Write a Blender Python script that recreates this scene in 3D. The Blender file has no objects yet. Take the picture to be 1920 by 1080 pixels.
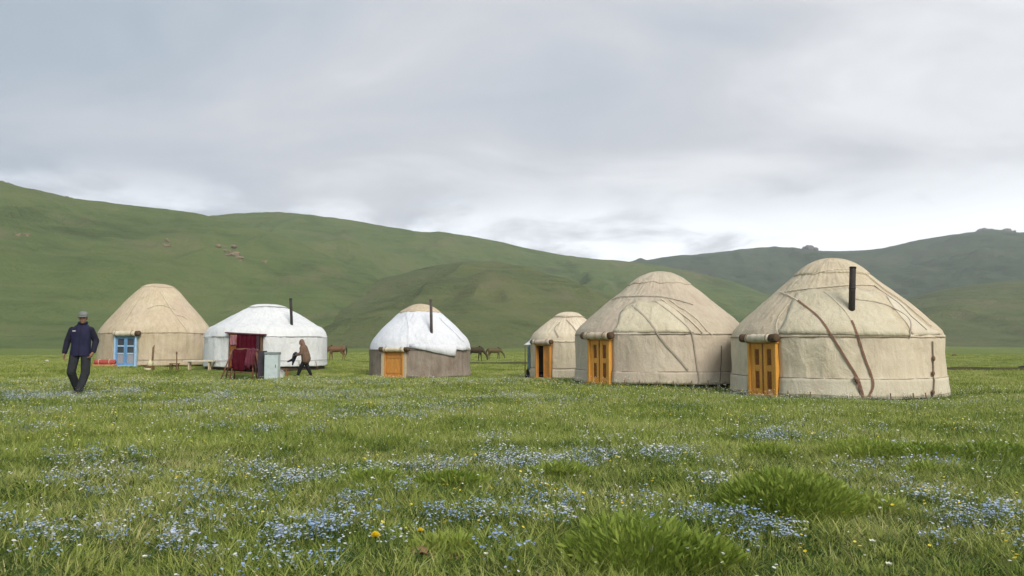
import bpy, math, random
import numpy as np
from mathutils import Vector, Matrix

random.seed(7)
RNG = np.random.default_rng(11)
S = bpy.context.scene
C = S.collection
PI = math.pi

# ------------------------------------------------------------------ camera
CAMH = 1.05
F = 1440.0                                  # focal length in pixels of a 1920 wide frame
PITCH = math.atan(105.0 / F)
cam_d = bpy.data.cameras.new('camera')
cam_d.sensor_width = 36.0
cam_d.lens = 36.0 * F / 1920.0
cam_d.clip_start = 0.05
cam_d.clip_end = 8000
cam = bpy.data.objects.new('camera', cam_d)
C.objects.link(cam)
cam.location = (0, 0, CAMH)
cam.rotation_euler = (PI / 2 + PITCH, 0, 0)
S.camera = cam

# ------------------------------------------------------------------ sky, sun, exposure
SUN_AZ = math.radians(152)                  # clockwise from the view direction: right and slightly behind
SUN_EL = math.radians(36)
sun_dir = Vector((math.sin(SUN_AZ) * math.cos(SUN_EL), math.cos(SUN_AZ) * math.cos(SUN_EL), math.sin(SUN_EL)))
sun_d = bpy.data.lights.new('sun', 'SUN')
sun_d.energy = 1.5
sun_d.angle = math.radians(28)
sun_d.color = (1.0, 0.93, 0.82)
sun = bpy.data.objects.new('sun', sun_d)
C.objects.link(sun)
sun.rotation_euler = (-sun_dir).to_track_quat('-Z', 'Y').to_euler()
sun.location = (20, -20, 40)

vs = S.view_settings
vs.view_transform = 'Standard'
vs.look = 'None'
vs.gamma = 1.0
vs.use_curve_mapping = False
vs.exposure = 1.05
S.cycles.use_denoising = True
S.cycles.max_bounces = 4
S.cycles.diffuse_bounces = 3
S.cycles.transmission_bounces = 3
S.cycles.volume_bounces = 0
S.cycles.use_adaptive_sampling = True
S.cycles.adaptive_threshold = 0.02
S.cycles.adaptive_min_samples = 16
S.cycles.transparent_max_bounces = 12
S.cycles.volume_step_rate = 1.0


class NT:
    """small helper round a node tree"""
    def __init__(s, tree):
        s.t = tree
        tree.nodes.clear()

    def n(s, kind, **kw):
        nd = s.t.nodes.new(kind)
        for k, v in kw.items():
            if k == 'i':
                for a, b in v.items():
                    sk = nd.inputs[a]
                    if isinstance(b, bpy.types.NodeSocket):
                        s.t.links.new(b, sk)
                    else:
                        sk.default_value = b
            else:
                setattr(nd, k, v)
        return nd

    def link(s, a, b):
        s.t.links.new(a, b)

    def math(s, op, a, b=0.0, clamp=False):
        nd = s.n('ShaderNodeMath', operation=op, use_clamp=clamp, i={0: a, 1: b})
        return nd.outputs[0]

    def ramp(s, fac, stops, interp='LINEAR'):
        nd = s.n('ShaderNodeValToRGB', i={0: fac})
        cr = nd.color_ramp
        cr.interpolation = interp
        while len(cr.elements) < len(stops):
            cr.elements.new(0.5)
        for e, (p, c) in zip(cr.elements, stops):
            e.position = p
            e.color = c if len(c) == 4 else (*c, 1)
        return nd.outputs[0]

    def mix(s, f, a, b, mode='MIX'):
        nd = s.n('ShaderNodeMix', data_type='RGBA', blend_type=mode)
        for k, v in ((0, f), (6, a), (7, b)):
            if isinstance(v, bpy.types.NodeSocket):
                s.link(v, nd.inputs[k])
            elif k == 0:
                nd.inputs[k].default_value = v
            else:
                nd.inputs[k].default_value = v if len(v) == 4 else (*v, 1)
        return nd.outputs[2]

    def noise(s, vec, scale, detail=4.0, rough=0.55, dist=0.0):
        nd = s.n('ShaderNodeTexNoise', i={'Scale': scale, 'Detail': detail, 'Roughness': rough, 'Distortion': dist})
        if vec is not None:
            s.link(vec, nd.inputs['Vector'])
        return nd.outputs[0]

    def mapping(s, vec, scale=(1, 1, 1), loc=(0, 0, 0), rot=(0, 0, 0)):
        return s.n('ShaderNodeMapping', i={0: vec, 'Scale': scale, 'Location': loc, 'Rotation': rot}).outputs[0]


world = bpy.data.worlds.new('World')
S.world = world
world.use_nodes = True
w = NT(world.node_tree)
sky = w.n('ShaderNodeTexSky', sky_type='NISHITA', sun_disc=False)
sky.sun_elevation = SUN_EL
sky.sun_rotation = SUN_AZ
sky.altitude = 3000
tc = w.n('ShaderNodeTexCoord')
dirv = w.n('ShaderNodeVectorMath', operation='NORMALIZE', i={0: tc.outputs['Generated']}).outputs[0]
sep = w.n('ShaderNodeSeparateXYZ', i={0: dirv})
elev = w.math('MAXIMUM', sep.outputs[2], 0.0)
den = w.math('ADD', elev, 0.22)
pl = w.n('ShaderNodeCombineXYZ', i={0: w.math('DIVIDE', sep.outputs[0], den), 1: w.math('DIVIDE', sep.outputs[1], den), 2: 0.0}).outputs[0]
big = w.noise(w.mapping(pl, (0.55, 0.55, 1), (1.54, 4.94, 4.5)), 1.0, 3, 0.5, 0.3)
mid = w.noise(w.mapping(pl, (1.0, 1.3, 1), (-1.67, -18.88, -10.82)), 1.3, 6, 0.55, 0.6)
fine = w.noise(w.mapping(dirv, (3, 3, 9), (-12.91, 3.38, 14.44)), 2.0, 6, 0.6, 0.4)
# thick cloud, brighter on the side of the hidden sun
sd = w.n('ShaderNodeVectorMath', operation='DOT_PRODUCT', i={0: dirv, 1: Vector((0.90, 0.43, 0.1)).normalized()}).outputs[1]
glow = w.math('MULTIPLY_ADD', sd, 0.5)
glow.node.inputs[2].default_value = 0.5
tone = w.math('ADD', w.math('MULTIPLY', w.math('SUBTRACT', big, 0.5), 1.35), w.math('MULTIPLY', w.math('SUBTRACT', mid, 0.5), 1.25))
tone = w.math('ADD', tone, w.math('MULTIPLY', w.math('SUBTRACT', glow, 0.5), 0.62))
tone = w.math('ADD', tone, 0.47, clamp=True)
cloud = w.ramp(tone, [(0.0, (0.195, 0.24, 0.275)), (0.30, (0.255, 0.295, 0.335)), (0.52, (0.322, 0.342, 0.374)), (0.75, (0.375, 0.385, 0.405)), (1.0, (0.50, 0.51, 0.525))])
# thinner cloud towards the horizon: lighter, with bright breaks
low = w.n('ShaderNodeMapRange', i={0: sep.outputs[2], 1: 0.085, 2: 0.225, 3: 1.0, 4: 0.0}, interpolation_type='SMOOTHSTEP').outputs[0]
brk = w.math('MULTIPLY', low, w.n('ShaderNodeMapRange', i={0: w.math('ADD', fine, w.math('MULTIPLY', glow, 0.42)), 1: 0.60, 2: 0.84, 3: 0.0, 4: 1.0}, interpolation_type='SMOOTHSTEP').outputs[0])
cloud = w.mix(w.math('MULTIPLY', low, 0.34), cloud, (0.50, 0.52, 0.55))
cloud = w.mix(brk, cloud, (0.90, 0.93, 0.96))
b_sky = w.n('ShaderNodeBackground', i={'Color': sky.outputs[0], 'Strength': 0.08})
b_cl = w.n('ShaderNodeBackground', i={'Color': cloud, 'Strength': 0.93})
mx = w.n('ShaderNodeMixShader', i={0: 0.95, 1: b_sky.outputs[0], 2: b_cl.outputs[0]})
wo = w.n('ShaderNodeOutputWorld')
w.link(mx.outputs[0], wo.inputs[0])


# ------------------------------------------------------------------ helpers: pixels, noise, ground
FW = Vector((0, math.cos(PITCH), math.sin(PITCH)))
UP = Vector((0, -math.sin(PITCH), math.cos(PITCH)))


def ray(px, py):
    d = FW + UP * ((540 - py) / F) + Vector((1, 0, 0)) * ((px - 960) / F)
    return d / d.y


def P(px, py, Y):
    d = ray(px, py)
    return Vector((d.x * Y, Y, CAMH + d.z * Y))


_tab = np.random.default_rng(3).random((256, 256))


def vnoise(x, y, seed=0):
    x = np.asarray(x, float) + seed * 17.31
    y = np.asarray(y, float) + seed * 9.77
    xi = np.floor(x).astype(int)
    yi = np.floor(y).astype(int)
    fx = x - xi
    fy = y - yi
    fx = fx * fx * fx * (fx * (fx * 6 - 15) + 10)
    fy = fy * fy * fy * (fy * (fy * 6 - 15) + 10)
    a = _tab[xi & 255, yi & 255]
    b = _tab[(xi + 1) & 255, yi & 255]
    c = _tab[xi & 255, (yi + 1) & 255]
    d = _tab[(xi + 1) & 255, (yi + 1) & 255]
    return (a * (1 - fx) + b * fx) * (1 - fy) + (c * (1 - fx) + d * fx) * fy - 0.5


def fbm(x, y, oct=4, seed=0, gain=0.5):
    r = 0
    a = 1.0
    for k in range(oct):
        r = r + a * vnoise(x * 2 ** k, y * 2 ** k, seed + k)
        a *= gain
    return r


# where the yurts stand: px centre, depth, radius, base pixel row in front
YURTS = {
    'y1': dict(px=293, D=37.8, R=2.55, base=687),
    'y2': dict(px=500, D=35.5, R=2.68, base=692),
    'y3': dict(px=788, D=36.5, R=2.36, base=709),
    'y4': dict(px=1066, D=33.0, R=1.62, base=711),
    'y5': dict(px=1238, D=26.6, R=2.92, base=723),
    'y6': dict(px=1562, D=22.5, R=2.86, base=750),
}
for k, d in YURTS.items():
    p = P(d['px'], d['base'], d['D'] - d['R'])
    c = P(d['px'], 645, d['D'])
    d['c'] = Vector((c.x, d['D'], p.z))

anch = [(0, 0, 0), (0, 4, 0.0), (-5, 5, 0.02), (5, 5, -0.02), (-3, 9, -0.03), (4, 9, -0.08), (9, 12, -0.2), (-9, 10, 0.0), (0, -10, 0.05), (-15, -5, 0.1), (15, -5, -0.1)]
for k, d in YURTS.items():
    c = d['c']
    for a in range(0, 360, 45):
        rr = d['R'] * 0.9
        anch.append((c.x + rr * math.cos(math.radians(a)), c.y + rr * math.sin(math.radians(a)), c.z))
for px, py, Y in ((147, 742, 16), (572, 704, 31.6), (510, 717, 31.5), (450, 716, 31.5), (1300, 760, 15), (1000, 740, 18), (700, 735, 19), (1850, 740, 19)):
    q = P(px, py, Y)
    anch.append(tuple(q))
for px, Y in ((-300, 50), (200, 55), (700, 60), (1000, 60), (1500, 50), (2200, 45), (100, 90), (900, 90), (1800, 90), (-2000, 30), (3800, 25)):
    anch.append(((px - 960) / F * Y, Y, -0.42))
ANCH = np.array(anch)


def gz(x, y):
    x = np.atleast_1d(np.asarray(x, float))
    y = np.atleast_1d(np.asarray(y, float))
    d2 = (x[:, None] - ANCH[None, :, 0]) ** 2 + (y[:, None] - ANCH[None, :, 1]) ** 2
    wgt = 1.0 / (d2 + 2.0) ** 2.2
    z = (wgt * ANCH[None, :, 2]).sum(1) / wgt.sum(1)
    r = np.hypot(x, y)
    far = np.clip((r - 55) / 45, 0, 1)
    z = z * (1 - far) + (-0.5) * far
    amp = np.clip(1 - r / 70, 0, 1)
    z = z + amp * (0.05 * vnoise(x / 0.55, y / 0.55, 4) + 0.07 * vnoise(x / 2.3, y / 2.3, 5))
    z = z + np.clip(r / 300, 0, 1) * 1.2 * vnoise(x / 60, y / 60, 6)
    return z


def G(x, y):
    return float(gz(x, y)[0])


# ------------------------------------------------------------------ helpers: materials
_M = {}


def new_mat(name):
    m = bpy.data.materials.new(name)
    m.use_nodes = True
    return m, NT(m.node_tree)


def finish(nt, col, rough=0.85, bump=None, bstr=0.3, bdist=0.01, spec=0.3, transl=None, metallic=0.0):
    bs = nt.n('ShaderNodeBsdfPrincipled')
    for k, v in (('Base Color', col), ('Roughness', rough), ('Specular IOR Level', spec), ('Metallic', metallic)):
        if isinstance(v, bpy.types.NodeSocket):
            nt.link(v, bs.inputs[k])
        else:
            bs.inputs[k].default_value = (*v, 1) if isinstance(v, tuple) and len(v) == 3 else v
    if bump is not None:
        b = nt.n('ShaderNodeBump', i={'Height': bump, 'Strength': bstr, 'Distance': bdist})
        nt.link(b.outputs[0], bs.inputs['Normal'])
    out = nt.n('ShaderNodeOutputMaterial')
    sh = bs.outputs[0]
    if transl:
        tr = nt.n('ShaderNodeBsdfTranslucent')
        if isinstance(col, bpy.types.NodeSocket):
            nt.link(col, tr.inputs[0])
        else:
            tr.inputs[0].default_value = (*col, 1)
        mxs = nt.n('ShaderNodeMixShader', i={0: transl, 1: sh, 2: tr.outputs[0]})
        sh = mxs.outputs[0]
    nt.link(sh, out.inputs[0])


def simple(name, col, rough=0.8, var=0.25, scale=6.0, spec=0.3, bstr=0.2, metallic=0.0, streak=(1, 1, 1)):
    """plain colour with uneven tone, wear and a little relief"""
    if name in _M:
        return _M[name]
    m, nt = new_mat(name)
    oc = nt.n('ShaderNodeTexCoord').outputs['Object']
    v = nt.mapping(oc, streak)
    n1 = nt.noise(v, scale, 5, 0.6)
    n2 = nt.noise(v, scale * 7, 4, 0.6)
    f = nt.math('ADD', nt.math('MULTIPLY', n1, 0.7), nt.math('MULTIPLY', n2, 0.3))
    lo = tuple(c * (1 - var) for c in col)
    hi = tuple(min(1, c * (1 + var)) for c in col)
    cc = nt.ramp(f, [(0.32, lo), (0.68, hi)])
    finish(nt, cc, rough, n2, bstr, 0.01, spec, metallic=metallic)
    _M[name] = m
    return m


def felt(name, c_lo, c_mid, c_hi, stain, pink=0.0, fold=0.35, seed=0.0):
    """weathered felt: stains, run marks, soft folds"""
    m, nt = new_mat(name)
    oc = nt.n('ShaderNodeTexCoord').outputs['Object']
    o2 = nt.mapping(oc, (1, 1, 1), (seed, seed * 0.7, seed * 0.3))
    n1 = nt.noise(o2, 0.9, 4, 0.6, 0.4)
    n2 = nt.noise(nt.mapping(o2, (6, 6, 0.7)), 1.0, 5, 0.6, 0.2)
    n3 = nt.noise(o2, 22.0, 4, 0.65)
    f = nt.math('ADD', nt.math('ADD', nt.math('MULTIPLY', n1, 0.42), nt.math('MULTIPLY', n2, 0.42)), nt.math('MULTIPLY', n3, 0.16))
    col = nt.ramp(f, [(0.33, c_lo), (0.5, c_mid), (0.67, c_hi)])
    st = nt.noise(nt.mapping(o2, (1.6, 1.6, 1.0), (3, 5, 1)), 1.3, 6, 0.7, 0.8)
    sm = nt.n('ShaderNodeMapRange', i={0: st, 1: 0.55, 2: 0.74, 3: 0.0, 4: 0.45}).outputs[0]
    col = nt.mix(sm, col, stain)
    if pink:
        pn = nt.noise(nt.mapping(o2, (0.8, 0.8, 0.8), (9, 2, 4)), 1.0, 3, 0.5)
        pm = nt.n('ShaderNodeMapRange', i={0: pn, 1: 0.45, 2: 0.65, 3: 0.0, 4: pink}).outputs[0]
        col = nt.mix(pm, col, (0.52, 0.40, 0.33))
    fo = nt.noise(nt.mapping(o2, (2.2, 2.2, 1.2)), 1.5, 5, 0.55, 0.5)
    h = nt.math('ADD', nt.math('MULTIPLY', fo, 1.0), nt.math('MULTIPLY', n3, 0.16))
    finish(nt, col, 0.95, h, min(1.0, fold * 1.2), 0.12, 0.1)
    return m


# ------------------------------------------------------------------ helpers: meshes
def link_mesh(name, verts, faces, mat=None, parent=None, smooth=False, bevel=0.0):
    me = bpy.data.meshes.new(name)
    me.from_pydata([tuple(v) for v in verts], [], faces)
    me.update()
    if smooth:
        me.polygons.foreach_set('use_smooth', [True] * len(me.polygons))
    o = bpy.data.objects.new(name, me)
    C.objects.link(o)
    if mat:
        me.materials.append(mat)
    if parent is not None:
        o.parent = parent
    if bevel:
        b = o.modifiers.new('bevel', 'BEVEL')
        b.width = bevel
        b.segments = 2
    return o


def np_mesh(name, V, T, mat=None, parent=None, smooth=False, link=True):
    """fast path for numpy vertices and equal sized faces"""
    me = bpy.data.meshes.new(name)
    n, k = T.shape
    me.vertices.add(len(V))
    me.vertices.foreach_set('co', np.ascontiguousarray(V, dtype=np.float32).ravel())
    me.loops.add(n * k)
    me.loops.foreach_set('vertex_index', np.ascontiguousarray(T, dtype=np.int32).ravel())
    me.polygons.add(n)
    me.polygons.foreach_set('loop_start', np.arange(0, n * k, k, dtype=np.int32))
    me.update(calc_edges=True)
    me.validate()
    if smooth:
        me.polygons.foreach_set('use_smooth', [True] * len(me.polygons))
    if mat:
        for mm in (mat if isinstance(mat, list) else [mat]):
            me.materials.append(mm)
    o = bpy.data.objects.new(name, me)
    if link:
        C.objects.link(o)
    if parent is not None:
        o.parent = parent
    return o


class MB:
    def __init__(s):
        s.v = []
        s.f = []

    def add(s, vs_, fs):
        b = len(s.v)
        s.v += [Vector(q) for q in vs_]
        s.f += [tuple(b + i for i in f) for f in fs]
        return s

    def box(s, c, size, M=None):
        hx, hy, hz = size[0] / 2, size[1] / 2, size[2] / 2
        c = Vector(c)
        pts = []
        for sx, sy, sz in ((-1, -1, -1), (1, -1, -1), (1, 1, -1), (-1, 1, -1), (-1, -1, 1), (1, -1, 1), (1, 1, 1), (-1, 1, 1)):
            q = Vector((sx * hx, sy * hy, sz * hz))
            if M is not None:
                q = M @ q
            pts.append(c + q)
        return s.add(pts, [(0, 3, 2, 1), (4, 5, 6, 7), (0, 1, 5, 4), (1, 2, 6, 5), (2, 3, 7, 6), (3, 0, 4, 7)])

    def tube(s, path, rad, n=8, cap=True):
        path = [Vector(q) for q in path]
        if not hasattr(rad, '__len__'):
            rad = [rad] * len(path)
        base = len(s.v)
        prev = None
        for i, q in enumerate(path):
            t = (path[min(i + 1, len(path) - 1)] - path[max(i - 1, 0)]).normalized()
            a = prev if prev is not None else (Vector((0, 0, 1)) if abs(t.z) < 0.9 else Vector((1, 0, 0)))
            a = (a - t * a.dot(t))
            if a.length < 1e-5:
                a = Vector((1, 0.3, 0))
                a = a - t * a.dot(t)
            a.normalize()
            prev = a
            b = t.cross(a)
            for k in range(n):
                an = 2 * PI * k / n
                s.v.append(q + (a * math.cos(an) + b * math.sin(an)) * rad[i])
        for i in range(len(path) - 1):
            for k in range(n):
                k2 = (k + 1) % n
                s.f.append((base + i * n + k, base + i * n + k2, base + (i + 1) * n + k2, base + (i + 1) * n + k))
        if cap:
            s.f.append(tuple(base + k for k in range(n))[::-1])
            e = base + (len(path) - 1) * n
            s.f.append(tuple(e + k for k in range(n)))
        return s

    def band(s, path, normals, width, thick):
        base = len(s.v)
        m = len(path)
        for i in range(m):
            t = (path[min(i + 1, m - 1)] - path[max(i - 1, 0)]).normalized()
            nn = normals[i]
            b = t.cross(nn).normalized()
            for sx, sn in ((-1, 0), (1, 0), (1, 1), (-1, 1)):
                s.v.append(path[i] + b * (sx * width / 2) + nn * (sn * thick))
        for i in range(m - 1):
            for k in range(4):
                k2 = (k + 1) % 4
                s.f.append((base + i * 4 + k, base + i * 4 + k2, base + (i + 1) * 4 + k2, base + (i + 1) * 4 + k))
        s.f.append((base + 3, base + 2, base + 1, base))
        e = base + (m - 1) * 4
        s.f.append((e, e + 1, e + 2, e + 3))
        return s

    def oval(s, rings, n=20):
        """rings of (centre, half width x, half depth y) joined into a closed body"""
        base = len(s.v)
        for cc, rx, ry in rings:
            for k in range(n):
                an = 2 * PI * k / n
                s.v.append(Vector(cc) + Vector((rx * math.cos(an), ry * math.sin(an), 0)))
        for i in range(len(rings) - 1):
            for k in range(n):
                k2 = (k + 1) % n
                s.f.append((base + i * n + k, base + i * n + k2, base + (i + 1) * n + k2, base + (i + 1) * n + k))
        s.f.append(tuple(base + k for k in range(n))[::-1])
        e = base + (len(rings) - 1) * n
        s.f.append(tuple(e + k for k in range(n)))
        return s

    def ell(s, c, r, M=None, nu=14, nv=9):
        c = Vector(c)
        base = len(s.v)
        for j in range(nv + 1):
            ph = PI * j / nv
            for i in range(nu):
                th = 2 * PI * i / nu
                q = Vector((r[0] * math.sin(ph) * math.cos(th), r[1] * math.sin(ph) * math.sin(th), r[2] * math.cos(ph)))
                if M is not None:
                    q = M @ q
                s.v.append(c + q)
        for j in range(nv):
            for i in range(nu):
                i2 = (i + 1) % nu
                s.f.append((base + j * nu + i, base + (j + 1) * nu + i, base + (j + 1) * nu + i2, base + j * nu + i2))
        return s

    def cap(s, a, b, ra, rb, flat=1.0):
        """tapered capsule between two points"""
        a = Vector(a)
        b = Vector(b)
        t = (b - a)
        L = t.length
        t.normalize()
        path = []
        rad = []
        for k in range(5):
            an = PI / 2 * (1 - k / 4)
            path.append(a - t * ra * math.sin(an))
            rad.append(max(ra * math.cos(an), 0.0008))
        for k in range(5):
            an = PI / 2 * k / 4
            path.append(b + t * rb * math.sin(an))
            rad.append(max(rb * math.cos(an), 0.0008))
        return s.tube(path, rad, 10)

    def lathe(s, prof, n=16, c=(0, 0, 0), M=None):
        c = Vector(c)
        base = len(s.v)
        for r, z in prof:
            for k in range(n):
                a = 2 * PI * k / n
                q = Vector((r * math.cos(a), r * math.sin(a), z))
                if M is not None:
                    q = M @ q
                s.v.append(c + q)
        for i in range(len(prof) - 1):
            for k in range(n):
                k2 = (k + 1) % n
                s.f.append((base + i * n + k, base + i * n + k2, base + (i + 1) * n + k2, base + (i + 1) * n + k))
        s.f.append(tuple(base + k for k in range(n))[::-1])
        e = base + (len(prof) - 1) * n
        s.f.append(tuple(e + k for k in range(n)))
        return s

    def build(s, name, mat, parent=None, smooth=False, bevel=0.0, remesh=0.0, sm=6):
        o = link_mesh(name, s.v, s.f, mat, parent, smooth, bevel)
        if remesh:
            r = o.modifiers.new('skin', 'REMESH')
            r.mode = 'VOXEL'
            r.voxel_size = remesh
            r.use_smooth_shade = True
            q = o.modifiers.new('smooth', 'SMOOTH')
            q.factor = 0.5
            q.iterations = sm
        return o


def tag(o, label, cat, group=None):
    o['label'] = label
    o['category'] = cat
    if group:
        o['group'] = group
    return o


def thing(name, label, cat, loc, rz=0.0, group=None):
    o = bpy.data.objects.new(name, None)
    o.empty_display_size = 0.2
    C.objects.link(o)
    o.location = loc
    o.rotation_euler = (0, 0, rz)
    return tag(o, label, cat, group)


def kind(o, k):
    o['kind'] = k
    return o


# ------------------------------------------------------------------ materials of the land
def meadow_material():
    m, nt = new_mat('meadow')
    pos = nt.n('ShaderNodeNewGeometry').outputs['Position']
    n1 = nt.noise(pos, 0.09, 4, 0.6, 0.3)
    n2 = nt.noise(pos, 0.9, 5, 0.65)
    n3 = nt.noise(pos, 14.0, 5, 0.7)
    f = nt.math('ADD', nt.math('MULTIPLY', n1, 0.45), nt.math('ADD', nt.math('MULTIPLY', n2, 0.33), nt.math('MULTIPLY', n3, 0.22)))
    col = nt.ramp(f, [(0.34, (0.085, 0.125, 0.028)), (0.47, (0.135, 0.185, 0.042)), (0.56, (0.175, 0.21, 0.055)), (0.68, (0.21, 0.215, 0.08))])
    dr = nt.noise(nt.mapping(pos, (0.05, 0.3, 1)), 1.0, 4, 0.6)
    dm = nt.n('ShaderNodeMapRange', i={0: dr, 1: 0.56, 2: 0.72, 3: 0.0, 4: 0.45}).outputs[0]
    col = nt.mix(dm, col, (0.19, 0.175, 0.075))
    finish(nt, col, 0.95, nt.math('ADD', n3, n2), 0.6, 0.08, 0.1)
    return m


def hill_material(name, tint, brown, bscale=1.0):
    m, nt = new_mat(name)
    pos = nt.n('ShaderNodeNewGeometry').outputs['Position']
    n1 = nt.noise(nt.mapping(pos, (1, 1, 1.6)), 0.011 * bscale, 5, 0.6, 0.5)
    n2 = nt.noise(nt.mapping(pos, (1, 1, 2.5)), 0.06 * bscale, 6, 0.65, 0.3)
    n3 = nt.noise(pos, 0.55, 5, 0.7)
    f = nt.math('ADD', nt.math('MULTIPLY', n1, 0.5), nt.math('ADD', nt.math('MULTIPLY', n2, 0.32), nt.math('MULTIPLY', n3, 0.18)))
    g = tint
    col = nt.ramp(f, [(0.36, tuple(c * 0.58 for c in g)), (0.48, g), (0.57, (g[0] * 1.22, g[1] * 1.1, g[2] * 1.15)), (0.68, brown)])
    sc = nt.noise(nt.mapping(pos, (1, 1, 2), (31, 7, 0)), 0.021 * bscale, 6, 0.7, 0.6)
    sm = nt.n('ShaderNodeMapRange', i={0: sc, 1: 0.55, 2: 0.70, 3: 0.0, 4: 0.8}).outputs[0]
    col = nt.mix(sm, col, brown)
    sh = nt.noise(nt.mapping(pos, (1, 1, 2), (3, 77, 0)), 0.16, 5, 0.75)
    sm2 = nt.n('ShaderNodeMapRange', i={0: sh, 1: 0.60, 2: 0.70, 3: 0.0, 4: 0.65}).outputs[0]
    col = nt.mix(sm2, col, (g[0] * 0.55, g[1] * 0.6, g[2] * 0.7))
    # narrow grazing terraces that follow the contours
    tz = nt.noise(nt.mapping(pos, (0.012, 0.012, 0.55)), 1.0, 4, 0.6, 0.4)
    tm = nt.n('ShaderNodeMapRange', i={0: tz, 1: 0.5, 2: 0.68, 3: 0.0, 4: 0.45}).outputs[0]
    col = nt.mix(tm, col, (g[0] * 1.5, g[1] * 1.28, g[2] * 1.5))
    finish(nt, col, 0.95, nt.math('ADD', nt.math('MULTIPLY', n2, 1.0), nt.math('MULTIPLY', n3, 0.3)), 0.7, 6.0, 0.05)
    return m


M_MEADOW = meadow_material()

# ------------------------------------------------------------------ ground sheet
def build_ground():
    rs = np.concatenate([[0.0], np.geomspace(0.35, 60, 230), np.geomspace(62, 2900, 90)])
    fr = np.linspace(-0.92, 0.92, 420)
    bk = np.linspace(0.92, 2 * PI - 0.92, 90)[1:-1]
    th = np.concatenate([fr, bk])
    nt_ = len(th)
    R_, T_ = np.meshgrid(rs, th, indexing='ij')
    X = R_ * np.sin(T_)
    Y = R_ * np.cos(T_)
    Z = np.concatenate([gz(a, b) for a, b in zip(np.array_split(X.ravel(), 40), np.array_split(Y.ravel(), 40))])
    V = np.stack([X.ravel(), Y.ravel(), Z], 1)
    i, j = np.meshgrid(np.arange(len(rs) - 1), np.arange(nt_), indexing='ij')
    j2 = (j + 1) % nt_
    T = np.stack([i * nt_ + j, (i + 1) * nt_ + j, (i + 1) * nt_ + j2, i * nt_ + j2], -1).reshape(-1, 4)[:, ::-1]
    o = np_mesh('ground', V, T, M_MEADOW, smooth=True)
    kind(o, 'structure')


build_ground()


# ------------------------------------------------------------------ hills
def catmull(xs, ys, q):
    """smooth monotone-ish interpolation through points"""
    xs = np.asarray(xs, float)
    ys = np.asarray(ys, float)
    m = np.gradient(ys, xs)
    q = np.clip(q, xs[0], xs[-1])
    i = np.clip(np.searchsorted(xs, q) - 1, 0, len(xs) - 2)
    h = xs[i + 1] - xs[i]
    t = (q - xs[i]) / h
    return (ys[i] * (2 * t ** 3 - 3 * t ** 2 + 1) + m[i] * h * (t ** 3 - 2 * t ** 2 + t)
            + ys[i + 1] * (-2 * t ** 3 + 3 * t ** 2) + m[i + 1] * h * (t ** 3 - t ** 2))


def hill(sky_pts, dist_pts, toe_pts, back, mat, seed, amp=6.0, crest=0.4, nx=420, ny=110, gul=1.0, plin=0.5):
    xs = [q[0] for q in sky_pts]
    q = np.linspace(xs[0], xs[-1], nx)
    sy = catmull(xs, [a[1] for a in sky_pts], q)
    Yc = np.interp(q, [a[0] for a in dist_pts], [a[1] for a in dist_pts])
    Yt = np.interp(q, [a[0] for a in toe_pts], [a[1] for a in toe_pts])
    u = (q - 960) / F
    v = (540 - sy) / F
    dz = (math.sin(PITCH) + v * math.cos(PITCH)) / (math.cos(PITCH) - v * math.sin(PITCH))
    uu = u / (math.cos(PITCH) - v * math.sin(PITCH))
    zc = CAMH + dz * Yc
    tt = np.concatenate([np.linspace(0, 1, int(ny * 0.7)), np.linspace(1, 2, int(ny * 0.3) + 1)[1:]])
    Q, Tt = np.meshgrid(np.arange(nx), tt, indexing='ij')
    yc, yt, z_c, us = Yc[Q], Yt[Q], zc[Q], uu[Q]
    front = Tt <= 1
    Y = np.where(front, yt + (yc - yt) * Tt, yc + back * (Tt - 1))
    X = us * Y
    zt = -3.0
    ss = Tt * Tt * (3 - 2 * Tt)
    pf = plin * Tt + (1 - plin) * ss
    pf = pf * np.clip(Tt / 0.12, 0, 1) ** 0.35
    tb = np.clip(Tt - 1, 0, 1)
    pb = 1 + plin * 0.5 * tb * (1 - tb) - tb * tb
    Z = zt + (z_c - zt) * np.where(front, pf, np.maximum(pb, -0.02))
    wob = np.where(front, np.sin(PI * np.clip(Tt, 0, 1)) ** 1.1, np.sin(PI * tb))
    hs = np.clip((z_c + 3) / 60, 0, 1.2)
    rid = 1 - 2 * np.abs(fbm(X / 75, Y / 190, 4, seed))
    Z = Z + wob * hs * amp * (fbm(X / 130, Y / 130, 5, seed + 9, 0.55) + gul * 0.45 * (rid - 0.75))
    Z = Z + crest * hs * fbm(X / 9, Y / 9, 3, seed + 4) * np.clip(Tt * 2, 0, 1)
    V = np.stack([X.ravel(), Y.ravel(), Z.ravel()], 1)
    n2 = len(tt)
    i, j = np.meshgrid(np.arange(nx - 1), np.arange(n2 - 1), indexing='ij')
    T = np.stack([i * n2 + j, (i + 1) * n2 + j, (i + 1) * n2 + j + 1, i * n2 + j + 1], -1).reshape(-1, 4)
    o = np_mesh('hill', V, T, mat, smooth=True)
    kind(o, 'structure')
    return o


MH1 = hill_material('hillside grass', (0.110, 0.152, 0.052), (0.185, 0.168, 0.092))
MH2 = hill_material('spur grass', (0.116, 0.144, 0.056), (0.172, 0.155, 0.090), 1.5)
MH3 = hill_material('ridge grass', (0.070, 0.100, 0.052), (0.10, 0.10, 0.068), 0.7)
# near left hill
hill([(-1100, 300), (-500, 300), (-150, 325), (0, 345), (60, 358), (130, 372), (250, 385), (395, 405), (520, 440), (660, 500), (800, 575), (900, 650)],
     [(-1100, 420), (0, 430), (400, 470), (900, 420)], [(-1100, 150), (0, 190), (500, 240), (900, 330)], 300, MH1, 1, 16, 0.6, 460, 130, 1.3)
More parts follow.
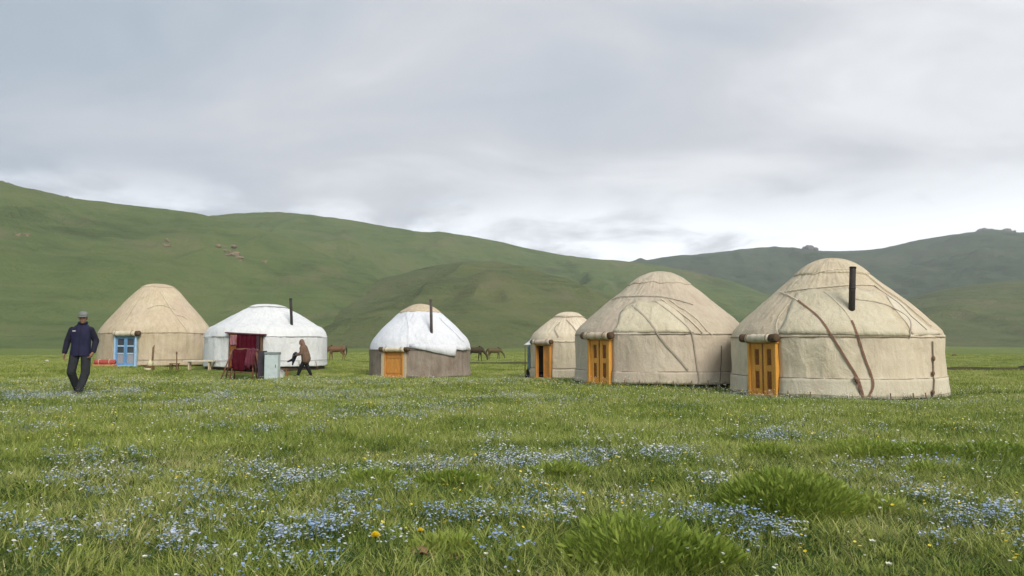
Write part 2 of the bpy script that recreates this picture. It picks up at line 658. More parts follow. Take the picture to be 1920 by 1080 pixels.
# middle hill behind it
hill([(100, 470), (300, 418), (395, 405), (460, 399), (530, 398), (600, 405), (700, 420), (780, 435), (870, 442), (930, 452), (1010, 470), (1100, 484), (1185, 491), (1300, 510), (1450, 560), (1560, 640)],
     [(100, 640), (600, 680), (1100, 820), (1560, 800)], [(100, 380), (700, 330), (1560, 420)], 450, MH1, 2, 22, 0.6, 420, 130, 1.3)
# low spur in front
hill([(330, 655), (450, 618), (560, 580), (640, 550), (740, 518), (820, 498), (890, 490), (960, 497), (1050, 522), (1150, 552), (1260, 586), (1420, 648)],
     [(330, 400), (900, 470), (1420, 420)], [(330, 230), (900, 170), (1420, 240)], 220, MH2, 3, 17, 0.5, 400, 120, 1.5)
# far ridge on the right
hill([(950, 540), (1080, 500), (1185, 491), (1260, 482), (1390, 470), (1470, 468), (1560, 471), (1650, 466), (1740, 447), (1800, 439), (1850, 434), (1920, 437), (2050, 425), (2300, 400), (2700, 420)],
     [(950, 1350), (1500, 1450), (2000, 1300), (2700, 1100)], [(950, 600), (1600, 520), (2700, 420)], 600, MH3, 5, 20, 0.7, 460, 120)
# low dark spur on the right
hill([(1420, 655), (1560, 612), (1660, 574), (1760, 545), (1860, 530), (1960, 520), (2150, 500), (2500, 480), (2750, 470)],
     [(1420, 560), (1900, 620), (2750, 560)], [(1420, 360), (1900, 330), (2750, 260)], 300, MH2, 8, 12, 0.5, 320, 100)
# dip between: a mid ridge below the far one
hill([(1080, 600), (1180, 530), (1260, 520), (1340, 532), (1430, 550), (1540, 578), (1680, 620), (1800, 652)],
     [(1080, 700), (1400, 760), (1800, 700)], [(1080, 420), (1800, 440)], 300, MH1, 12, 12, 0.5, 260, 90)

# ------------------------------------------------------------------ haze
hz = MB().box((0, 0, 0), (1, 1, 1))
hz_v = hz.v
top_ = max((ob.matrix_world @ Vector(cn)).z for ob in C.objects if ob.type == 'MESH' for cn in ob.bound_box) + 14
lo_, hi_ = Vector((-2990, -2990, -9)), Vector((2990, 2990, top_))
hz.v = [Vector((lo_.x if q.x < 0 else hi_.x, lo_.y if q.y < 0 else hi_.y, lo_.z if q.z < 0 else hi_.z)) for q in hz_v]
mh, nt = new_mat('haze')
pv = nt.n('ShaderNodeVolumePrincipled', i={'Color': (0.90, 0.95, 1.0, 1), 'Density': 0.00032, 'Anisotropy': 0.2})
out = nt.n('ShaderNodeOutputMaterial')
nt.link(pv.outputs[0], out.inputs['Volume'])
kind(hz.build('haze', mh), 'stuff')


# ------------------------------------------------------------------ yurts
CREAM_ROPE = simple('cream rope', (0.64, 0.56, 0.43), 0.9, 0.25, 20)
DARK_ROPE = simple('dark hair rope', (0.22, 0.175, 0.125), 0.95, 0.3, 20)
BROWN_BAND = simple('woven brown band', (0.22, 0.125, 0.085), 0.9, 0.35, 24)
GREY_BAND = simple('woven grey band', (0.40, 0.345, 0.28), 0.9, 0.25, 18)
IRON = simple('sooty iron', (0.035, 0.027, 0.024), 0.7, 0.5, 12, 0.4)
WOOD_OR = simple('varnished orange wood', (0.70, 0.34, 0.06), 0.5, 0.28, 5, 0.4, 0.2, streak=(9, 9, 0.8))
WOOD_OR2 = simple('honey pine boards', (0.60, 0.27, 0.06), 0.55, 0.3, 5, 0.4, 0.2, streak=(9, 9, 0.8))
WOOD_DK = simple('carved dark wood', (0.23, 0.085, 0.018), 0.65, 0.4, 14, 0.3)
WOOD_BR = simple('weathered brown wood', (0.17, 0.10, 0.055), 0.85, 0.35, 7, 0.2, 0.4, streak=(6, 6, 1))
WOOD_PALE = simple('pale worn timber', (0.55, 0.45, 0.32), 0.85, 0.3, 7, 0.2, 0.4, streak=(1, 6, 6))
REED = simple('dark reed mat', (0.11, 0.07, 0.042), 0.9, 0.45, 16, 0.2, 0.6)
BLUE = simple('blue door paint', (0.15, 0.31, 0.54), 0.55, 0.25, 8, 0.4)
PALEBLUE = simple('pale blue paint', (0.40, 0.58, 0.78), 0.55, 0.2, 8, 0.4)
GLASS = simple('dim window glass', (0.05, 0.06, 0.08), 0.15, 0.2, 3, 0.6, 0.02)
LACE = simple('grey lace curtain', (0.33, 0.33, 0.36), 0.9, 0.25, 30)
CRIMSON = simple('crimson cloth', (0.068, 0.0015, 0.010), 0.9, 0.35, 5, 0.15, 0.4, streak=(3, 3, 0.6))
CRIMSON2 = simple('dark red blanket', (0.062, 0.003, 0.010), 0.92, 0.5, 7, 0.15, 0.5)
PINK = simple('faded pink cloth', (0.33, 0.15, 0.17), 0.9, 0.3, 9)
SHADED_TIMBER = simple('shaded lattice timber', (0.07, 0.05, 0.035), 0.95, 0.4, 10)  # timber brown darkened: shade of the gap under the felt is in the colour


class Yurt:
    def __init__(s, key, label, wall_h, roof_h, prof, m_wall, m_roof, m_crown=None, m_skirt=None, seed=1,
                 ribs=62, rib_amp=0.010, fold=0.03, door_az=40, door_w=1.0, crown_r=0.36, gap=0.05, skirt_h=0.5, flare=0.02, lift=None):
        d = YURTS[key]
        s.c = d['c']
        s.R = d['R']
        s.wh = wall_h
        s.rh = roof_h
        s.seed = seed
        s.ribs = ribs
        s.rib_amp = rib_amp
        s.fold = fold
        s.lift = lift
        s.root = thing('yurt', label, 'yurt', s.c)
        # direction from the yurt to the camera, turned left by door_az degrees
        base = math.atan2(-s.c.y, -s.c.x)
        s.face = base
        s.th_d = base - math.radians(door_az)
        s.dw = door_w
        s.skirt_h = skirt_h
        s.half = math.asin(min(0.95, (door_w / 2 + 0.02) / s.R))
        pr = np.array(prof)
        s.pu = pr[:, 0][::-1]
        s.pv = pr[:, 1][::-1]
        s.ut_ = np.linspace(1, 0, 400)
        s.zt_ = np.maximum.accumulate(s.roof_z(s.ut_))
        # ---- wall
        zs = np.concatenate([np.linspace(gap, 0.3, 5), np.linspace(0.42, wall_h + 0.03, 9)])
        nt_ = 150
        th = np.linspace(s.th_d + s.half, s.th_d + 2 * PI - s.half, nt_)
        s.flare = flare
        s.sheet('wall_felt', th, zs, m_wall, 0.0)
        if skirt_h:
            zs2 = np.linspace(gap - 0.02, skirt_h, 6)
            e = 0.012
            s.sheet('wall_skirt', np.linspace(s.th_d + s.half + e, s.th_d + 2 * PI - s.half - e, 120), zs2, m_skirt or m_wall, 0.028)
        # ---- base ring of timber showing under the felt
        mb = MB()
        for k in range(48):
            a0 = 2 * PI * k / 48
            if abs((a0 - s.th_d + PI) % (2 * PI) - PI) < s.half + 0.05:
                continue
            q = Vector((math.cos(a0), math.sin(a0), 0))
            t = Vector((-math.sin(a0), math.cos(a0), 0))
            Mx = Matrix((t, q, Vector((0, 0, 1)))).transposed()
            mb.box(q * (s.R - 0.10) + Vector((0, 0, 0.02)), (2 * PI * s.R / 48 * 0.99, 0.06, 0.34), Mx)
        mb.build('base_ring', SHADED_TIMBER, s.root)
        # ---- roof
        us = np.concatenate([[1.002, 1.001], np.linspace(1.0, 0.9, 6), np.linspace(0.87, crown_r - 0.04, 20)])
        s.roof_sheet('roof_felt', us, m_roof, 0.004, drop=0.02)
        us = np.concatenate([np.linspace(crown_r, 0.12, 12), [0.07, 0.02]])
        s.roof_sheet('crown_cover', us, m_crown or m_roof, 0.026, closed=True)

    def roof_z(s, u):
        return s.wh + s.rh * catmull(s.pu, s.pv, np.clip(u, 0, 1))

    def rad(s, z):
        """outer radius at height z above the base"""
        if z <= s.wh:
            return s.R * (1 + s.flare * max(0, 1 - z / (0.5 * s.wh)) ** 2)
        return s.R * float(np.interp(z, s.zt_, s.ut_)) + 0.02

    def disp(s, TH, H):
        return s.fold * (fbm(TH * s.R / 0.9, H / 0.7, 4, s.seed) + 0.35 * fbm(TH * s.R / 0.22, H / 1.5, 2, s.seed + 3))

    def sheet(s, name, th, zs, mat, off):
        TH, ZZ = np.meshgrid(th, zs, indexing='ij')
        rr = s.R * (1 + s.flare * np.clip(1 - ZZ / (0.5 * s.wh), 0, 1) ** 2) + off + s.disp(TH, ZZ)
        rr = rr + 0.010 * np.sin(TH * 31 + s.seed) * np.clip(ZZ / s.wh, 0, 1)
        low = np.clip(1 - ZZ / 0.4, 0, 1)
        zb = ZZ + low * 0.05 * fbm(TH * 4, TH * 0 + s.seed, 3, s.seed + 7)
        if s.lift:
            a, wd, h = s.lift
            zb = zb + low * h * np.exp(-(((TH - a + PI) % (2 * PI) - PI) / wd) ** 2)
        if off > 0:
            top = ZZ > zs[-2]
            zb = np.where(top, zb + 0.035 * fbm(TH * 3, TH * 0 + 3.3, 3, s.seed + 2), zb)
        V = np.stack([rr * np.cos(TH), rr * np.sin(TH), zb], -1).reshape(-1, 3)
        n2 = len(zs)
        i, j = np.meshgrid(np.arange(len(th) - 1), np.arange(n2 - 1), indexing='ij')
        T = np.stack([i * n2 + j, (i + 1) * n2 + j, (i + 1) * n2 + j + 1, i * n2 + j + 1], -1).reshape(-1, 4)
        o = np_mesh(name, V, T, mat, s.root, True)
        sm = o.modifiers.new('thick', 'SOLIDIFY')
        sm.thickness = 0.02
        sm.offset = -1
        return o

    def roof_sheet(s, name, us, mat, off, drop=0.0, closed=False):
        th = np.linspace(0, 2 * PI, 187)[:-1]
        TH, U = np.meshgrid(th, us, indexing='ij')
        Z = s.roof_z(np.minimum(U, 1))
        Z = Z - (U > 1.0015) * drop * (1 + 0.9 * fbm(TH * 3, TH * 0 + 1.1, 3, s.seed + 5)) - (U > 1.0001) * 0.008
        edge = np.clip((U - us[-3]) / 0.05, 0, 1) if not closed else np.clip((us[0] - U) / 0.05 + 0.0, 0, 1)
        taper = np.clip(U / 0.35, 0.0, 1) * np.clip((1.0 - U) / 0.12, 0.15, 1)
        d = off + s.disp(TH, U * s.R * 1.3) * 0.9 * np.clip(U / 0.3, 0.1, 1) + s.rib_amp * np.cos(TH * s.ribs) * taper
        if closed:
            wv = 1 + 0.10 * fbm(TH * 2.2, TH * 0 + 2.2, 3, s.seed + 8)
            U = np.where(U > us[0] - 1e-6, U * wv, U)
            Z = np.where(U > us[1] + 1e-6, s.roof_z(np.minimum(U, 1)), Z)
        nrm = 0.72
        rr = U * s.R + d * nrm * np.clip(U / 0.2, 0, 1)
        Z = Z + d * nrm * np.where(U > 0.97, 0.2, 1)
        V = np.stack([rr * np.cos(TH), rr * np.sin(TH), Z], -1).reshape(-1, 3)
        n2 = len(us)
        nt_ = len(th)
        i, j = np.meshgrid(np.arange(nt_), np.arange(n2 - 1), indexing='ij')
        i2 = (i + 1) % nt_
        T = np.stack([i * n2 + j, i2 * n2 + j, i2 * n2 + j + 1, i * n2 + j + 1], -1).reshape(-1, 4)
        if closed:
            cap = np.stack([np.arange(nt_) * n2 + n2 - 1, ((np.arange(nt_) + 1) % nt_) * n2 + n2 - 1, np.full(nt_, len(V)), np.full(nt_, len(V))], -1)
            V = np.concatenate([V, [[0, 0, float(V[:, 2].max()) + 0.004]]])
            me = link_mesh(name, V, [tuple(q) for q in T] + [tuple(q[:3]) for q in cap], mat, s.root, True)
            sm = me.modifiers.new('thick', 'SOLIDIFY')
            sm.thickness = 0.02
            sm.offset = -1
            return me
        o = np_mesh(name, V, T, mat, s.root, True)
        sm = o.modifiers.new('thick', 'SOLIDIFY')
        sm.thickness = 0.02
        sm.offset = -1
        return o

    # ---- where a sight line meets the yurt, local coordinates and outward normal
    def hit(s, px, py, off=0.03):
        d = ray(px, py)
        o = Vector((0, 0, CAMH))
        Ys = np.arange(s.c.y - s.R - 1.2, s.c.y + s.R, 0.01)
        qx, qy, qz = d.x * Ys - s.c.x, Ys - s.c.y, CAMH + d.z * Ys - s.c.z
        rw = s.R * (1 + s.flare * np.clip(1 - qz / (0.5 * s.wh), 0, 1) ** 2)
        rs = np.where(qz <= s.wh, rw, s.R * np.interp(qz, s.zt_, s.ut_) + 0.02) + off
        ok = (qz >= 0) & (qz <= s.wh + s.rh + 0.1) & (np.hypot(qx, qy) <= rs)
        best = None
        if ok.any():
            k = int(np.argmax(ok))
            best = Vector((qx[k], qy[k], qz[k]))
        if best is None:                       # just off the edge: nearest point on the silhouette
            Y = s.c.y
            q = o + d * Y - s.c
            q.z = max(0.02, min(q.z, s.wh + s.rh - 0.05))
            r = math.hypot(q.x, q.y)
            k = (s.rad(q.z) + off) / max(r, 1e-4)
            best = Vector((q.x * k, q.y * k, q.z))
        r = math.hypot(best.x, best.y)
        e = Vector((best.x / r, best.y / r, 0))
        a = math.atan2(best.y, best.x)
        if best.z <= s.wh:
            th = s.th_d + (a - s.th_d) % (2 * PI)
            dd = float(s.disp(th, best.z)) + 0.010 * math.sin(th * 31 + s.seed) * best.z / s.wh + (0.028 if best.z < s.skirt_h else 0.0)
            best = best + e * dd
        else:
            dd = 0.65 * float(s.disp(a % (2 * PI), r * 1.3))
            best = best + Vector((e.x * dd, e.y * dd, dd))
        if best.z > s.wh + 0.05:
            dz = 0.05
            dr = (s.rad(best.z + dz) - s.rad(best.z - dz)) / (2 * dz)
            n = (e + Vector((0, 0, -dr))).normalized()
        else:
            n = e
        return best, n

    def strap(s, name, pix, width, mat, thick=0.014, off=0.024, n=26):
        pix = np.array(pix, float)
        t = np.linspace(0, len(pix) - 1, n)
        k = np.arange(len(pix))
        if len(pix) > 2:
            qx, qy = catmull(k, pix[:, 0], t), catmull(k, pix[:, 1], t)
        else:
            qx, qy = np.interp(t, k, pix[:, 0]), np.interp(t, k, pix[:, 1])
        hp = [s.hit(a, b, off) for a, b in zip(qx, qy)]
        mb = MB().band([h[0] for h in hp], [h[1] for h in hp], width, thick)
        return mb.build(name, mat, s.root)

    def patch(s, name, tl, tr, br, bl, mat, off=0.012, nx=26, ny=12):
        """a separate sheet of felt laid over the roof"""
        V = []
        for i in range(nx):
            for j in range(ny):
                a, b = i / (nx - 1), j / (ny - 1)
                px = (tl[0] * (1 - a) + tr[0] * a) * (1 - b) + (bl[0] * (1 - a) + br[0] * a) * b
                py = (tl[1] * (1 - a) + tr[1] * a) * (1 - b) + (bl[1] * (1 - a) + br[1] * a) * b
                py += (-6 * math.sin(PI * a) + 2.0 * math.sin(a * 13 + s.seed)) * (1 - b)
                px += 2.0 * math.sin(b * 9 + s.seed + a * 3) * (1 if a in (0, 1) else 0.2)
                q, n = s.hit(px, py, off)
                V.append(q)
        o = link_mesh(name, V, [(i * ny + j, i * ny + j + 1, (i + 1) * ny + j + 1, (i + 1) * ny + j) for i in range(nx - 1) for j in range(ny - 1)], mat, s.root, True)
        m = o.modifiers.new('thick', 'SOLIDIFY')
        m.thickness = 0.014
        m.offset = 0
        return o

    def girth(s, z, rad_, mat, sag=0.02, off=0.03, seed=0, name='girth_rope'):
        """rope tied right round the wall, ending at the door posts"""
        pts = []
        n = 120
        for k in range(n + 1):
            th = s.th_d + s.half + (2 * PI - 2 * s.half) * k / n
            zz = z + sag * float(fbm(th * 2.0, seed + 0.5, 3, s.seed + seed))
            rr = s.rad(min(zz, s.wh)) + off + rad_ * 0.5 + float(s.disp(th, zz))
            pts.append(Vector((rr * math.cos(th), rr * math.sin(th), zz)))
        return MB().tube(pts, rad_, 6).build(name, mat, s.root, True)

    def ring(s, u, rad_, mat, seed=0, off=0.05, name='roof_rope'):
        pts = []
        for k in range(97):
            th = 2 * PI * k / 96
            uu = u * (1 + 0.03 * math.sin(th * 3 + seed) + 0.02 * math.sin(th * 7 + seed))
            z = float(s.roof_z(np.array([uu]))[0]) + off * 0.7
            r = uu * s.R + off * 0.7
            pts.append(Vector((r * math.cos(th), r * math.sin(th), z)))
        return MB().tube(pts, rad_, 6).build(name, mat, s.root, True)

    def frame(s, out=0.0, tilt=0.0):
        n = Vector((math.cos(s.th_d), math.sin(s.th_d), 0))
        t = Vector((-n.y, n.x, 0))
        if t.dot(Vector((1, 0, 0))) < 0:
            t = -t
        z = Vector((0, 0, 1))
        Mx = Matrix((t, n, z)).transposed()
        o = n * (s.R * math.cos(s.half) + out)
        return o, Mx

    def dbox(s, mb, x0, x1, y0, y1, z0, z1, out=0.0):
        o, Mx = s.frame(out)
        mb.box(o + Mx @ Vector(((x0 + x1) / 2, (y0 + y1) / 2, (z0 + z1) / 2)), (x1 - x0, y1 - y0, z1 - z0), Mx)
        return mb

    def door_frame(s, h, mat, jw=0.07, sill=0.05):
        w2 = s.dw / 2
        s.dbox(MB(), -w2, -w2 + jw, -0.06, 0.12, 0.0, h).build('jamb', mat, s.root, bevel=0.006)
        s.dbox(MB(), w2 - jw, w2, -0.06, 0.12, 0.0, h).build('jamb', mat, s.root, bevel=0.006)
        s.dbox(MB(), -w2 - 0.03, w2 + 0.03, -0.06, 0.13, h + 0.002, h + 0.09).build('lintel', mat, s.root, bevel=0.006)
        s.dbox(MB(), -w2 - 0.02, w2 + 0.02, -0.08, 0.16, -0.06, sill).build('door_sill', mat, s.root, bevel=0.006)

    def carved_door(s, h, mat, mdark, jw=0.07):
        s.door_frame(h, mat, jw)
        w2 = s.dw / 2 - jw - 0.004
        z0, z1 = 0.055, h - 0.004
        for sg in (-1, 1):
            a, b = (sg * 0.004, sg * w2)
            a, b = min(a, b), max(a, b)
            leaf = s.dbox(MB(), a, b, 0.0, 0.035, z0, z1).build('door_leaf', mat, s.root, bevel=0.003)
            sw = (b - a) * 0.31
            for x0, x1 in ((a, a + sw), (b - sw, b)):
                s.dbox(MB(), x0 + 0.002, x1, 0.033, 0.062, z0, z1).build('stile', mat, leaf, bevel=0.004)
            for zc in (0.0, 0.46, 0.90):
                zz = z0 + (z1 - z0) * zc
                s.dbox(MB(), a + sw + 0.002, b - sw - 0.002, 0.033, 0.056, zz, zz + (z1 - z0) * 0.10).build('rail', mat, leaf, bevel=0.003)
            for k, (p0, p1) in enumerate(((0.11, 0.45), (0.575, 0.89))):
                za, zb = z0 + (z1 - z0) * p0, z0 + (z1 - z0) * p1
                pn = MB()
                s.dbox(pn, a + sw + 0.012, b - sw - 0.012, 0.033, 0.042, za, zb)
                cx = (a + b) / 2
                ww = (b - a) * 0.17
                for q in range(4):                    # carved lozenges
                    zc = za + (zb - za) * (q + 0.5) / 4
                    o, Mx = s.frame()
                    R45 = Mx @ Matrix.Rotation(PI / 4, 3, 'Y')
                    pn.box(o + Mx @ Vector((cx, 0.045, zc)), (ww, 0.014, ww), R45)
                pn.build('carved_panel', mdark, leaf)
        s.dbox(MB(), -0.022, 0.022, 0.04, 0.072, z0, z1).build('cover_strip', mdark, s.root, bevel=0.003)

    def roll(s, h, r, over=0.16, m_mid=None, m_end=None, endl=0.17, sag=0.0, out=0.16, shift=0.0, ends=(1, 1)):
        """felt door flap rolled up over the lintel"""
        o, Mx = s.frame(out)
        L = s.dw / 2 + over
        pts = []
        rad_ = []
        for k in range(13):
            x = -L + endl + (2 * L - 2 * endl) * k / 12
            pts.append(o + Mx @ Vector((x + shift, 0, h - sag * (1 - (x / L) ** 2) + 0.008 * math.sin(k * 2.1 + s.seed))))
            rad_.append(r * (1 + 0.07 * math.sin(k * 1.7 + s.seed)))
        rl = MB().tube(pts, rad_, 14).build('door_flap_roll', m_mid, s.root, True)
        for sg, on in zip((-1, 1), ends):
            if not on:
                continue
            e = MB().tube([o + Mx @ Vector((sg * (L - endl - 0.01) + shift, 0, h)), o + Mx @ Vector((sg * (L - 0.03) + shift, 0, h + 0.01)), o + Mx @ Vector((sg * L + shift, 0, h + 0.012))], [r * 0.98, r * 1.02, r * 0.9], 14)
            e.build('roll_end', m_end, rl, True)
        for sg in (-0.55, 0.5):
            x = sg * L + shift
            tie = [o + Mx @ Vector((x, (r * 1.1) * math.cos(a), h + (r * 1.1) * math.sin(a))) for a in np.linspace(0, 2 * PI, 17)]
            MB().tube(tie, 0.012, 5, False).build('tie', DARK_ROPE, rl, True)
        return rl

    def chimney(s, px_bot, py_bot, px_top, py_top, r=0.065, mat=IRON, collar=True):
        b, n = s.hit(px_bot, py_bot, 0.0)
        Yd = b.y + s.c.y
        top = P(px_top, py_top, Yd) - s.c
        d = (top - b).normalized()
        pipe = MB().tube([b - d * 0.25, b + (top - b) * 0.5, top], [r, r * 0.99, r * 0.98], 14).build('stove_pipe', mat, s.root, True)
        MB().tube([top - d * 0.03, top + d * 0.012], [r * 1.08, r * 1.08], 14).build('pipe_rim', mat, pipe, True)
        mid_ = b + (top - b) * 0.5
        MB().tube([mid_ - d * 0.02, mid_ + d * 0.02], [r * 1.07, r * 1.07], 14).build('pipe_joint', mat, pipe, True)
        if collar and r < 0.05:
            t1 = n.orthogonal().normalized()
            t2 = n.cross(t1)
            mb = MB()
            pts = [b + n * 0.035 + (t1 * math.cos(a) + t2 * math.sin(a)) * r * 1.9 for a in np.linspace(0, 2 * PI, 17)]
            mb.tube(pts, 0.016, 5, False)
            mb.build('pipe_collar', SHADED_TIMBER, pipe, True)


PROF_A = [(1.0, 0.0), (0.992, 0.035), (0.962, 0.09), (0.88, 0.195), (0.77, 0.325), (0.63, 0.48), (0.48, 0.645), (0.36, 0.775), (0.25, 0.89), (0.13, 0.968), (0.0, 1.0)]
PROF_B = [(1.0, 0.0), (0.99, 0.07), (0.955, 0.17), (0.88, 0.29), (0.77, 0.43), (0.60, 0.61), (0.45, 0.76), (0.30, 0.885), (0.15, 0.97), (0.0, 1.0)]
PROF_C = [(1.0, 0.0), (0.985, 0.05), (0.94, 0.125), (0.85, 0.25), (0.67, 0.485), (0.53, 0.66), (0.39, 0.83), (0.29, 0.92), (0.15, 0.98), (0.0, 1.0)]
PROF_D = [(1.0, 0.0), (0.99, 0.08), (0.955, 0.19), (0.84, 0.34), (0.62, 0.58), (0.40, 0.80), (0.24, 0.935), (0.12, 0.985), (0.0, 1.0)]

F_CREAM = felt('cream felt', (0.57, 0.49, 0.355), (0.67, 0.585, 0.44), (0.74, 0.665, 0.52), (0.40, 0.32, 0.21), 0.25, 0.5, 1.0)
F_CREAM_R = felt('cream roof felt', (0.49, 0.41, 0.285), (0.585, 0.505, 0.365), (0.66, 0.58, 0.44), (0.33, 0.26, 0.16), 0.2, 0.5, 2.0)
F_PANEL = felt('yellowed felt panel', (0.52, 0.455, 0.325), (0.61, 0.545, 0.40), (0.68, 0.615, 0.475), (0.36, 0.29, 0.18), 0.0, 0.6, 12.0)
F_SKIRT = felt('pale skirt felt', (0.55, 0.48, 0.36), (0.63, 0.57, 0.44), (0.69, 0.63, 0.51), (0.46, 0.38, 0.27), 0.2, 0.4, 3.0)
F_GREY = felt('greyed felt', (0.49, 0.415, 0.32), (0.585, 0.505, 0.40), (0.66, 0.58, 0.475), (0.36, 0.29, 0.21), 0.35, 0.5, 4.0)
F_GREY_R = felt('greyed roof felt', (0.43, 0.365, 0.27), (0.52, 0.45, 0.345), (0.59, 0.52, 0.41), (0.30, 0.235, 0.15), 0.3, 0.5, 5.0)
F_WARM = felt('warm buff felt', (0.45, 0.36, 0.245), (0.56, 0.47, 0.335), (0.66, 0.57, 0.43), (0.36, 0.26, 0.17), 0.35, 0.5, 6.0)
F_DARK = felt('sooty brown felt', (0.20, 0.155, 0.125), (0.29, 0.24, 0.20), (0.37, 0.315, 0.265), (0.25, 0.16, 0.085), 0.0, 0.6, 7.0)
F_CANVAS = felt('white canvas', (0.60, 0.62, 0.64), (0.72, 0.735, 0.745), (0.80, 0.81, 0.81), (0.56, 0.53, 0.53), 0.0, 0.5, 8.0)
F_TARP = felt('white tarpaulin', (0.62, 0.64, 0.69), (0.74, 0.755, 0.80), (0.80, 0.81, 0.85), (0.55, 0.62, 0.72), 0.0, 0.6, 9.0)

# the big yurt on the right
y6 = Yurt('y6', 'largest cream felt yurt at the far right with a black stove pipe', 1.63, 2.30, PROF_A, F_CREAM, F_CREAM_R, None, F_SKIRT, 21, door_az=38.5, door_w=1.0, flare=0.03, skirt_h=0.54, fold=0.045)
y6.carved_door(1.43, WOOD_OR, WOOD_DK)
y6.roll(1.57, 0.115, 0.15, F_SKIRT, REED, 0.24, ends=(1, 1), shift=-0.03)
y6.chimney(1597, 580, 1599, 501, 0.082)
y6.girth(1.60, 0.0080, DARK_ROPE, 0.03, 0.022, 1)
y6.girth(0.53, 0.0080, DARK_ROPE, 0.02, 0.022, 3)
y6.girth(0.10, 0.0080, DARK_ROPE, 0.04, 0.022, 5)
y6.strap('woven_strap', [(1496, 563), (1535, 596), (1562, 634), (1588, 676), (1608, 710), (1618, 744)], 0.052, BROWN_BAND, n=40)
y6.strap('woven_strap', [(1597, 602), (1610, 634), (1622, 672), (1636, 718), (1627, 746)], 0.052, BROWN_BAND, n=40)
y6.strap('roof_strap', [(1462, 546), (1480, 554), (1496, 563)], 0.035, CREAM_ROPE)
y6.strap('roof_strap', [(1545, 545), (1578, 575), (1597, 602)], 0.032, CREAM_ROPE)
y6.strap('roof_strap', [(1466, 547), (1500, 543), (1550, 537), (1600, 534), (1640, 534)], 0.032, CREAM_ROPE, n=30)
y6.strap('roof_strap', [(1524, 515), (1555, 506), (1590, 505), (1628, 514)], 0.03, CREAM_ROPE)
y6.strap('roof_strap', [(1640, 534), (1680, 566), (1712, 594), (1738, 618)], 0.035, GREY_BAND)
y6.strap('roof_strap', [(1625, 514), (1668, 548), (1712, 583), (1748, 612)], 0.03, CREAM_ROPE)
y6.strap('roof_strap', [(1604, 561), (1650, 570), (1692, 586), (1708, 602), (1706, 634)], 0.028, GREY_BAND)
y6.strap('roof_strap', [(1478, 570), (1462, 594), (1456, 612), (1460, 628)], 0.026, CREAM_ROPE)
y6.strap('side_lacing', [(1747, 640), (1749, 672), (1748, 706), (1746, 746)], 0.045, DARK_ROPE)
for a, b in ((1750, 672), (1747, 735), (1748, 700)):
    q, n = y6.hit(a, b, 0.06)
    MB().ell(q, (0.04, 0.04, 0.07)).build('lacing_knot', BROWN_BAND, y6.root, True)
q, n = y6.hit(1607, 713, 0.06)
mb = MB().ell(q, (0.06, 0.05, 0.09)).ell(q + Vector((-0.05, 0, 0.05)), (0.05, 0.04, 0.05))
mb.tube([q, q + Vector((0.02, -0.02, -0.2)), q + Vector((0.05, -0.02, -0.38))], [0.022, 0.02, 0.012], 6)
mb.build('strap_knot', BROWN_BAND, y6.root, True)
for px in (1478, 1520, 1668, 1710, 1733):
    q, n = y6.hit(px, 742, 0.08)
    MB().tube([Vector((q.x, q.y, 0.18)), Vector((q.x, q.y, -0.1)) + n * 0.05], 0.016, 6).build('peg', WOOD_BR, y6.root, True)

y6.patch('roof_panel', (1492, 548), (1642, 543), (1706, 629), (1460, 626), F_PANEL)
y6.patch('roof_panel', (1660, 552), (1700, 583), (1764, 626), (1716, 629), F_SKIRT)

# the second large yurt
y5 = Yurt('y5', 'large greyish beige felt yurt overlapped by the biggest one', 1.60, 2.18, PROF_A, F_GREY, F_GREY_R, None, None, 33, door_az=41, door_w=0.98, flare=0.02, skirt_h=0.42, fold=0.05, lift=None)
y5.carved_door(1.39, WOOD_OR, WOOD_DK)
y5.roll(1.53, 0.115, 0.20, F_WARM, REED, 0.15)
y5.girth(1.58, 0.0080, DARK_ROPE, 0.03, 0.022, 1)
y5.girth(0.42, 0.0080, DARK_ROPE, 0.03, 0.022, 3)
y5.strap('roof_strap', [(1146, 562), (1175, 556), (1225, 556), (1270, 562), (1300, 572)], 0.026, GREY_BAND)
y5.strap('woven_strap', [(1185, 572), (1215, 600), (1243, 640), (1268, 668), (1290, 694)], 0.05, GREY_BAND, n=34)
y5.strap('roof_strap', [(1228, 566), (1262, 590), (1292, 618), (1300, 640), (1308, 700), (1309, 720)], 0.04, GREY_BAND, n=34)
y5.strap('roof_strap', [(1240, 562), (1280, 590), (1318, 624)], 0.03, CREAM_ROPE)
y5.strap('roof_strap', [(1255, 562), (1300, 594), (1335, 628)], 0.025, CREAM_ROPE)
y5.strap('side_lacing', [(1352, 648), (1351, 690), (1348, 716)], 0.022, DARK_ROPE)
q0, n0 = y5.hit(1352, 700, 0.04)
for px in (1172, 1200, 1232, 1262, 1296, 1326):
    q, n = y5.hit(px, 716, 0.07)
    MB().tube([Vector((q.x, q.y, 0.16)), Vector((q.x, q.y, -0.1)) + n * 0.04], 0.014, 6).build('peg', WOOD_BR, y5.root, True)

y5.patch('roof_panel', (1172, 570), (1262, 572), (1300, 624), (1150, 622), F_PANEL)

